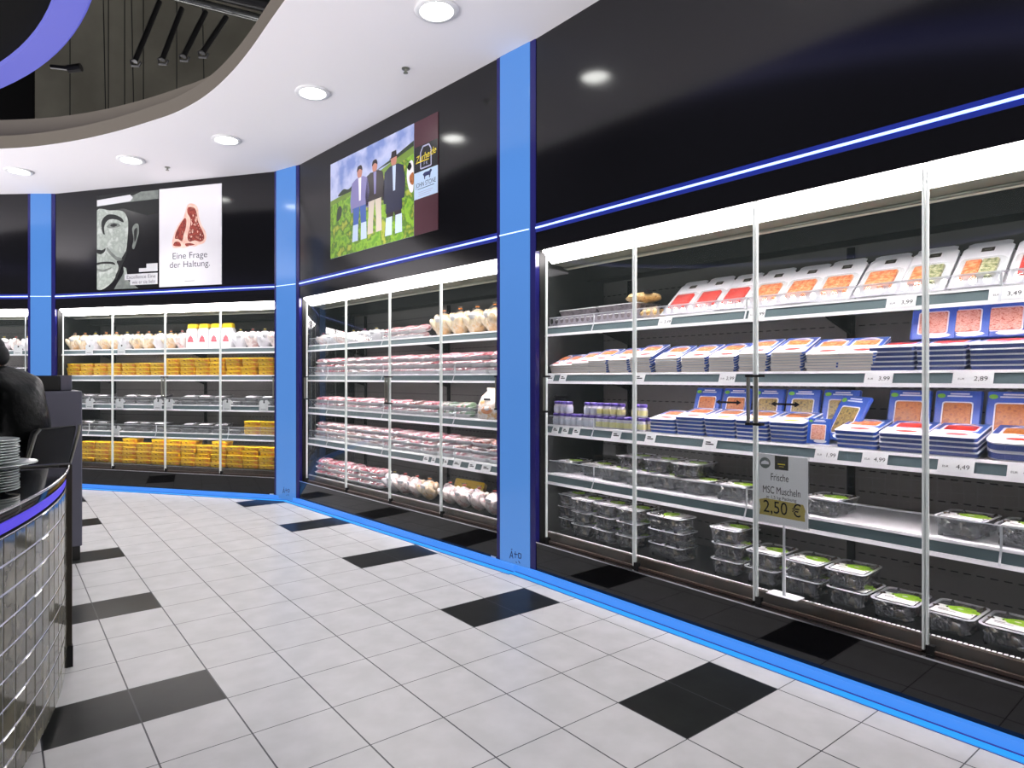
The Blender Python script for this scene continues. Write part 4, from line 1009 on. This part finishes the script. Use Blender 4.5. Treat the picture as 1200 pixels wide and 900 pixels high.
def farm_poster():
    w, h = 1.39, .955
    SHEET[:] = w, h
    root = empty('poster', BM.p(.675, -.0005, 2.574), BM.rz); tag(root, 'colour farm photo of three people in a meadow on the black panel', 'poster')
    mb = MB(); mb.box(0, w, -.005, 0, 0, h, 'sky_print'); mb.build('sheet', root)
    y = -.0056; mb = MB()
    P2(mb, [(0, .0), (w, .0), (w, .70), (1.1, .66), (.85, .60), (.5, .57), (.2, .55), (0, .53)], y, 'grass_print')
    P2(mb, [(0, .53), (.2, .55), (.5, .57), (.85, .60), (1.1, .66), (w, .70), (w, .78), (1.2, .74), (.9, .68), (.6, .63), (.3, .6), (0, .58)], y-.0004, 'hill_print')
    P2(mb, bez([(.15, .6), (.25, .65), (.35, .63), (.48, .68), (.6, .66), (.75, .7), (.6, .63), (.4, .6)]), y-.0008, 'hedge_print')
    P2(mb, [(.8, .69), (1.1, .745), (w, .81), (w, .765), (1.1, .715)], y-.0008, 'hedge_print')
    P2(mb, bez([(.13, .36), (.2, .38), (.22, .47), (.17, .5), (.13, .44)]), y-.0008, 'hedge_print')
    mb.build('meadow_picture', root)
    def fig(x0, top0, sc, coat, leg, boots, shirt, hat, longcoat):
        mb = MB(); f = y-.0012; x, top = 0, 0; q = P2
        def P2_(mb, pts, y, m): q(mb, [(x0+a*sc*1.12, top0+b*sc) for a, b in pts], y, m)
        P2_(mb, bez([(x-.035, top-.1), (x-.04, top-.04), (x, top), (x+.04, top-.04), (x+.035, top-.1), (x, top-.13)]), f, 'skin_print')
        if hat: P2_(mb, [(x-.07, top-.045), (x+.07, top-.04), (x+.04, top-.03), (x+.035, top+.02), (x-.03, top+.02), (x-.04, top-.03)], f-.0006, 'coat_print')
        else: P2_(mb, bez([(x-.045, top-.05), (x-.03, top+.005), (x+.03, top+.005), (x+.045, top-.05), (x, top-.025)]), f-.0006, 'coat_print')
        bot = top-.42 if not longcoat else top-.56
        P2_(mb, [(x-.06, top-.115), (x-.135, top-.15), (x-.165, top-.34), (x-.15, top-.46), (x-.115, top-.46), (x-.12, bot), (x+.12, bot), (x+.115, top-.46), (x+.15, top-.46), (x+.165, top-.3), (x+.135, top-.15), (x+.06, top-.115)], f-.0004, coat)
        P2_(mb, [(x-.02, top-.12), (x+.03, top-.12), (x+.02, top-.36), (x-.01, top-.36)], f-.0008, shirt)
        for s in (-1, 1):
            P2_(mb, [(x+s*.055-.052, bot), (x+s*.055+.052, bot), (x+s*.07+.042, top-.66), (x+s*.07-.042, top-.66)], f-.0002, leg)
            P2_(mb, [(x+s*.07-.045, top-.6), (x+s*.07+.045, top-.6), (x+s*.075+.045, top-.775), (x+s*.075-.055, top-.775)], f-.0006, boots)
        mb.build('figure_picture', root)
    fig(.545, .80, .90, 'lilac_print', 'jeans_print', 'shirt_print', 'pack_white', False, False)
    fig(.80, .79, .85, 'coat_print', 'cream_print', 'cream_print', 'lilac_print', False, False)
    fig(1.10, .78, .92, 'suit_print', 'coat_print', 'shirt_print', 'shirt_print', True, True)
    mb = MB(); f = y-.0012; P2(mb, bez([(1.31, .44), (1.29, .54), (1.315, .63), (1.36, .65), (1.385, .6), (1.385, .4), (1.345, .38)]), f, 'pack_white'); P2(mb, bez([(1.3, .6), (1.33, .64), (1.36, .6), (1.33, .57)]), f-.0004, 'ink'); P2(mb, bez([(1.33, .52), (1.385, .54), (1.385, .44), (1.34, .46)]), f-.0004, 'fish_brown'); mb.build('cow_picture', root)
farm_poster()
def brand_panel():
    w, h = .317, .955
    SHEET[:] = w, h
    root = empty('brand_panel', BM.p(2.0675, -.0005, 2.574), BM.rz); tag(root, 'narrow maroon brand panel with yellow script, right of the farm photo', 'sign')
    mb = MB(); mb.box(0, w, -.005, 0, 0, h, 'maroon'); mb.build('sheet', root)
    y = -.0056; X, Z = (1, 0, 0), (0, 0, 1)
    mb = MB(); mb.box(.002, w-.002, y, -.005, .525, .74, 'poster_black'); mb.build('black_field', root)
    mb = MB(); f = y-.0005
    fr_ = [(.09, .545), (.23, .545), (.23, .68), (.2, .725), (.12, .725), (.09, .68)]
    for a, b in zip(fr_, fr_[1:]+fr_[:1]):
        a, b = Vector(a), Vector(b); n = Vector((-(b-a).y, (b-a).x)).normalized()*.006; P2(mb, [tuple(q) for q in (a-n, b-n, b+n, a+n)], f, 'silver_ink')
    mb.build('frame_emblem', root)
    mb = MB(); mb.text('Zurheide', .085, (.16, f-.0006, .615), (1, 0, .12), (.15, 0, 1), 'gold_ink', width=.27); mb.box(.03, .2, f-.001, f-.0006, .6, .607, 'gold_ink'); mb.text('F K', .04, (.16, f-.0006, .565), X, Z, 'silver_ink'); mb.build('script', root)
    mb = MB(); mb.box(.002, w-.002, y, -.005, .30, .524, 'label_blue'); lab = mb.build('pale_label', root)
    mb = MB(); P2(mb, bez([(.12, .49), (.15, .505), (.2, .503), (.225, .515), (.24, .5), (.225, .485), (.215, .45), (.205, .45), (.2, .47), (.155, .468), (.15, .448), (.14, .448), (.135, .475)], 3), f, 'navy_ink'); mb.build('bull_emblem', lab)
    mb = MB(); mb.text('JOHN STONE', .055, (.158, f, .395), X, Z, 'navy_ink', width=.27); mb.box(.05, .27, f, f+.0004, .378, .383, 'navy_ink')
    for k in range(3): mb.box(.06, .25-.02*k, f, f+.0004, .35-.016*k, .354-.016*k, 'silver_ink')
    mb.build('lettering', lab)
brand_panel()

# ------------------------------------------------------------------ curved counter, plates
def cx_(y): return .272-(3.75-y)**2/6.4
def counter():
    root = empty('serving_counter', (0, 2.6, 0)); tag(root, 'curved serving counter with glazed tile front and dark glossy top', 'counter'); oy = 2.6
    ys = [3.53-.035*i for i in range(64)]
    H = .955
    # body behind the tiles
    path = [(cx_(y), y) for y in ys]
    mb = MB(); n = len(path)
    back = [(-1.0, path[-1][1]), (-.75, 3.53)]
    ring = [(x-.012, y-oy) for x, y in path]
    poly = ring+[(-1.1, path[-1][1]-oy), (-.7, 3.53-oy)]
    mb.loft([[(x, y, z) for x, y in poly] for z in (.07, H-.035)], 'box_dark'); mb.build('body', root)
    mb = MB(); mb.loft([[(x-.03 if i < n else x, y, z) for i, (x, y) in enumerate(poly)] for z in (0, .07)], 'rubber'); mb.build('base', root)
    # tile sheet: rows of glazed tiles and light grout
    tw, tht, g = .092, .0915, .0055
    L = [0]
    for a, b in zip(path, path[1:]): L.append(L[-1]+math.dist(a, b))
    def at(s):
        for i in range(n-1):
            if L[i+1] >= s or i == n-2:
                t = (s-L[i])/(L[i+1]-L[i]); return Vector((path[i][0]*(1-t)+path[i+1][0]*t, path[i][1]*(1-t)+path[i+1][1]*t-oy, 0))
    mb = MB(); z0 = .045
    m = int(L[-1]/tw)
    for r in range(9):
        for c in range(m):
            a, b = at(c*tw+g/2), at((c+1)*tw-g/2); d = (b-a).normalized(); nn = Vector((-d.y, d.x, 0))
            if nn.x < 0: nn = -nn
            za, zb = z0+r*tht+g/2, z0+(r+1)*tht-g/2; k = .003
            i = [a+d*k+nn*.004, b-d*k+nn*.004]
            vs = [a+Vector((0, 0, za)), b+Vector((0, 0, za)), b+Vector((0, 0, zb)), a+Vector((0, 0, zb)), i[0]+Vector((0, 0, za+k)), i[1]+Vector((0, 0, za+k)), i[1]+Vector((0, 0, zb-k)), i[0]+Vector((0, 0, zb-k))]
            mb.add(vs, [(4, 5, 6, 7), (0, 1, 5, 4), (1, 2, 6, 5), (2, 3, 7, 6), (3, 0, 4, 7)], 'tile_glaze')
    pts = [at(L[-1]*i/90) for i in range(91)]
    mb.add([(p.x+.001, p.y, z) for z in (z0, z0+9*tht) for p in pts], [(i, i+1, 92+i, 91+i) for i in range(90)], 'grout_light')
    mb.build('tile_front', root)
    mb = MB(); mb.loft([[(x+e, y, zz) for x, y in ring] for zz, e in ((H-.078, .009), (H-.074, .013), (H-.046, .013), (H-.043, .009))], 'violet_led', False, False, False); mb.build('edge_light', root, 40)
    # worktop with metal edge
    mb = MB(); mb.loft([[(x+.012+e, y, z) for x, y in ring]+[(x, y, z) for x, y in poly[n:]] for z, e in ((H-.04, .002), (H-.036, .006), (H-.004, .006), (H, .003))], 'worktop'); mb.build('worktop', root, 40)
    mb = MB(); mb.tube([(x+.024, y, H+.001) for x, y in ring], .005, 'chrome', 8); mb.build('edge_strip', root, 40)
    mb = MB(); mb.tube([(.285, 3.545-oy, H+.002), (-.7, 3.60-oy, H+.002)], .009, 'steel', 8); mb.build('back_rail', root, 40)
    mb = MB(); mb.bbox(.235, .29, 3.515-oy, 3.57-oy, .1, H+.006, 'post_brown', .004); mb.box(.232, .293, 3.512-oy, 3.573-oy, 0, .0995, 'rubber'); mb.build('end_post', root)
counter()
def plate(r, h):
    mb = MB(); mb.lathe([(r*.5, 0), (r*.55, .002), (r*.62, .006), (r*.97, h), (r, h+.001), (r*.995, h+.0035), (r*.95, h+.003), (r*.6, .0095), (.0, .0085)], 'china', 36); return mb.mesh('plate', 50)
PS, PB = plate(.098, .012), plate(.155, .014)
px, py, z = -.03, 2.845, .956
for k in range(9):
    o = bpy.data.objects.new('plate', PS); COL.objects.link(o); o.location = (px+random.uniform(-.002, .002), py+random.uniform(-.002, .002), z); z += .0096
    tag(o, f'small white plate, {nth(k+1)} up in the lower pile on the counter', 'plate', 'white plates piled on the counter')
z += .004
o = bpy.data.objects.new('plate', PB); COL.objects.link(o); o.location = (px, py, z); tag(o, 'large white plate between the two piles of small plates', 'plate', 'white plates piled on the counter'); z += .0102
for k in range(9):
    o = bpy.data.objects.new('plate', PS); COL.objects.link(o); o.location = (px+random.uniform(-.003, .003), py+random.uniform(-.003, .003), z); z += .0098
    tag(o, f'small white plate, {nth(k+1)} up in the upper pile on the counter', 'plate', 'white plates piled on the counter')

# grey cabinet end and the dark case on it
root = empty('grey_cabinet', (.215, 5.80, 0)); tag(root, 'tall grey cabinet standing behind the counter, next to the person', 'cabinet')
mb = MB(); mb.bbox(-.45, .305, -.26, .25, .105, 1.272, 'box_grey', .006); mb.build('body', root)
mb = MB(); mb.bbox(-.44, .295, -.25, .24, 0, .104, 'box_dark', .006); mb.build('base', root)
mb = MB(); mb.box(.300, .3065, -.255, .245, .11, 1.265, 'box_grey'); mb.build('side_panel', root)
root = empty('equipment_case', (.215, 5.80, 1.2735)); tag(root, 'low dark case lying on top of the grey cabinet', 'case')
mb = MB(); mb.bbox(-.42, .17, -.2, .18, 0, .115, 'box_dark', .008); mb.build('body', root)
mb = MB(); mb.bbox(.171, .245, -.2, .18, 0, .118, 'box_grey', .006); mb.build('end_block', root)

# ------------------------------------------------------------------ bar chair and the person
CX, CY = .115, 5.02
FACE = math.atan2(.60, -.80)-PI/2            # local +y looks this way
def bar_chair():
    root = empty('bar_chair', (CX-.035, CY+.02, 0), FACE); tag(root, 'dark high chair with metal frame under the person in black', 'chair')
    mb = MB(); mb.bbox(-.21, .21, -.2, .22, .70, .765, 'chair_cover', .03); mb.build('seat', root, 50)
    mb = MB()
    for i in range(1): mb.loft([[(x, y-.255-.2*(zz-.78)-.03*(1-(x/.2)**2)+.03, zz) for x, y in rr(wd, .045, .02, 4)] for zz, wd in ((.78, .36), (.80, .4), (.98, .42), (1.035, .41), (1.05, .37))], 'chair_cover')
    mb.build('backrest', root, 50)
    for s in (-1, 1):
        mb = MB(); mb.tube([(s*.225, -.21, .70), (s*.225, -.255, .85), (s*.222, -.305, 1.02), (s*.2, -.32, 1.055)], .010, 'steel', 8); mb.build('back_frame', root, 40)
        for y, dy in ((-.18, -.05), (.2, .03)):
            mb = MB(); mb.tube([(s*.19, y, .70), (s*.215, y+dy, .013)], .014, 'chrome', 8); mb.build('leg', root, 40)
    mb = MB(); mb.tube([(-.205, .216, .30), (.205, .216, .30)], .011, 'chrome', 8); mb.build('footrest', root, 40)
bar_chair()
def skin(name, verts, edges, rad, m, parent, root_i=0, sub=2):
    me = bpy.data.meshes.new(name); me.from_pydata(verts, edges, []); me.update()
    ob = bpy.data.objects.new(name, me); COL.objects.link(ob)
    sk = ob.modifiers.new('skin', 'SKIN'); sk.use_smooth_shade = True
    for i, r in enumerate(rad):
        r = r if isinstance(r, tuple) else (r, r)
        me.skin_vertices[0].data[i].radius = r
        me.skin_vertices[0].data[i].use_root = i == root_i
    ss = ob.modifiers.new('sub', 'SUBSURF'); ss.levels = sub; ss.render_levels = sub
    bpy.context.view_layer.update()
    ev = ob.evaluated_get(bpy.context.evaluated_depsgraph_get()); nm_ = bpy.data.meshes.new_from_object(ev)
    ob.modifiers.clear(); ob.data = nm_; bpy.data.meshes.remove(me); nm_.name = name
    nm_.materials.clear(); nm_.materials.append(MATS[m]); nm_.polygons.foreach_set('use_smooth', [True]*len(nm_.polygons))
    if parent: ob.parent = parent
    return ob
def person():
    lean = lambda P: [(x, y+.2*max(0, z-1.05), z) for x, y, z in P]
    ly = lambda z: .2*max(0, z-1.05)
    root = empty('person', (CX, CY, 0), FACE); tag(root, 'person in a black leather jacket sitting turned away behind the counter', 'person')
    # body: pelvis, spine, neck, head, arms with fingers, legs
    V = [(0, -.02, .86), (0, -.03, 1.0), (0, .01, 1.18), (0, .05, 1.33), (0, .09, 1.42), (0, .12, 1.47), (0, .14, 1.54), (0, .13, 1.60)]
    E = [(i, i+1) for i in range(7)]; R = [(.15, .115), (.135, .1), (.15, .11), (.1, .08), .052, .06, (.078, .092), .07]
    for s in (-1, 1):
        b = len(V); V += [(s*.1, .0, .84), (s*.13, .40, .84), (s*.13, .40, .62), (s*.13, .27, .37), (s*.13, .36, .335)]
        E += [(0, b), (b, b+1), (b+1, b+2), (b+2, b+3), (b+3, b+4)]; R += [.095, .066, .058, .04, .035]
        b = len(V); V += [(s*.17, .045, 1.31), (s*.245, .09, 1.06), (s*.19, .31, .98), (s*.175, .38, .945)]
        E += [(3, b), (b, b+1), (b+1, b+2), (b+2, b+3)]; R += [.06, .043, .03, (.036, .018)]
        h = b+3
        for k, (dx, ln) in enumerate(((-.03, .07), (-.01, .082), (.01, .076), (.03, .06))):
            q = len(V); x = s*.175+dx
            V += [(x, .42, .94), (x+dx*.2, .42+ln*.55, .93), (x+dx*.2, .42+ln, .912)]; E += [(h, q), (q, q+1), (q+1, q+2)]; R += [.0095, .009, .007]
        q = len(V); x = s*.175-s*.035; V += [(x, .37, .94), (x-s*.02, .405, .93)]; E += [(h, q), (q, q+1)]; R += [.011, .009]
    body = skin('body', lean(V), E, R, 'skin', root)
    # face details
    mb = MB(); mb.ell((0, .232, 1.535), (.014, .022, .022), 'skin', None, 10, 6); mb.ell((-.085, .135, 1.54), (.012, .022, .032), 'skin', None, 10, 6); mb.ell((.085, .135, 1.54), (.012, .022, .032), 'skin', None, 10, 6); mb.v = lean(mb.v); mb.build('face_features', root, 60)
    mb = MB()
    for s in (-1, 1): mb.ell((s*.032, .222, 1.565), (.012, .008, .007), 'paper_white', None, 8, 5); mb.ell((s*.032, .228, 1.565), (.006, .005, .006), 'ink', None, 8, 5)
    mb.v = lean(mb.v); mb.build('eyes', root, 60)
    mb = MB(); mb.ell((0, .222, 1.495), (.024, .008, .007), 'meat', None, 10, 5); mb.v = lean(mb.v); mb.build('mouth', root, 60)
    mb = MB(); mb.ell((0, .115, 1.585), (.097, .112, .085), 'hair', None, 20, 12, lambda p: 1 if p.z > -.2 or p.y < .1 else .8); mb.ell((0, .06, 1.53), (.088, .07, .085), 'hair', None, 16, 10); mb.v = lean(mb.v); mb.build('hair', root, 60)
    # jacket: full torso and sleeves
    JV = [(0, -.02, .88), (0, -.045, 1.02), (0, -.02, 1.2), (0, .035, 1.34), (0, .075, 1.405)]; JE = [(0, 1), (1, 2), (2, 3), (3, 4)]; JR = [(.185, .15), (.19, .15), (.2, .155), (.13, .115), (.075, .08)]
    for s in (-1, 1):
        b = len(JV); JV += [(s*.185, .04, 1.315), (s*.255, .05, 1.18), (s*.275, .085, 1.05), (s*.235, .2, 1.01), (s*.193, .31, .985)]
        JE += [(3, b), (b, b+1), (b+1, b+2), (b+2, b+3), (b+3, b+4)]; JR += [.098, .082, .074, .06, .048]
    skin('jacket', lean(JV), JE, JR, 'leather', root)
    mb = MB(); mb.loft([[(.09*k*math.cos(a), .075+.01*j+.085*k*math.sin(a)-.02*math.sin(a), 1.405+.02*j+.012*math.sin(-a)) for a in [2*PI*i/24 for i in range(24)]] for j, k in ((0, 1.0), (1, 1.0), (1.3, .95))], 'leather', False, False)
    mb.v = lean(mb.v); mb.build('collar', root, 50)
    mb = MB(); mb.tube([(.088*math.cos(a), .088+.066*math.sin(a), 1.431-.012*math.sin(a)) for a in [2*PI*i/24 for i in range(25)]], .0055, 'collar_gold', 6); mb.v = lean(mb.v); mb.build('collar_edge', root, 50)
    TV = [(0, -.02, .875)]; TE = []; TR = [(.16, .12)]
    for s in (-1, 1):
        b = len(TV); TV += [(s*.1, .02, .86), (s*.13, .22, .86), (s*.13, .41, .845), (s*.13, .39, .62), (s*.13, .275, .395)]; TE += [(0, b)]+[(b+i, b+i+1) for i in range(4)]; TR += [.105, .09, .076, .066, .055]
    skin('trousers', TV, TE, TR, 'trouser', root)
    for s in (-1, 1):
        mb = MB(); mb.loft([[(s*.13+x, .33+y, z) for x, y in rr(wd, dp, .04, 4)] for z, wd, dp in ((.312, .09, .26), (.325, .1, .275), (.36, .092, .25), (.395, .08, .13))], 'shoe'); mb.build('shoe', root, 50)
person()

for p in PROTOS:
    for c in list(p.children): bpy.data.objects.remove(c)
    bpy.data.objects.remove(p)

# ------------------------------------------------------------------ light, camera, view
w = bpy.data.worlds.new('World'); SC.world = w; w.use_nodes = True
nt = w.node_tree; bg = nt.nodes['Background']; N = nt.nodes.new; L = nt.links.new
# added fill from the background: bright below the horizon for the ceiling, dim above
tc = N('ShaderNodeTexCoord'); spz = N('ShaderNodeSeparateXYZ'); L(tc.outputs['Generated'], spz.inputs[0])
mr = N('ShaderNodeMapRange'); mr.inputs['From Min'].default_value = -.24; mr.inputs['From Max'].default_value = -.08
mr.inputs['To Min'].default_value = 5.; mr.inputs['To Max'].default_value = .16
L(spz.outputs[2], mr.inputs['Value']); L(mr.outputs[0], bg.inputs[1]); bg.inputs[0].default_value = (1, .965, 1, 1)
cam = bpy.data.cameras.new('camera'); co = bpy.data.objects.new('camera', cam); COL.objects.link(co)
co.location = (0, 0, 1.372); co.rotation_euler = (PI/2, 0, -TH)
cam.sensor_width = 36; cam.lens = 36*747/1200; cam.shift_x = (600-531)/1200; cam.shift_y = -(450-442.7)/1200
cam.clip_start = .02
SC.camera = co
SC.view_settings.view_transform = 'Standard'; SC.view_settings.look = 'None'; SC.view_settings.gamma = 1; SC.view_settings.exposure = .1
SC.view_settings.use_curve_mapping = False
SC.cycles.use_denoising = True
SC.cycles.max_bounces = 8; SC.cycles.transparent_max_bounces = 24; SC.cycles.caustics_reflective = False; SC.cycles.caustics_refractive = False
SC.cycles.sample_clamp_indirect = 6
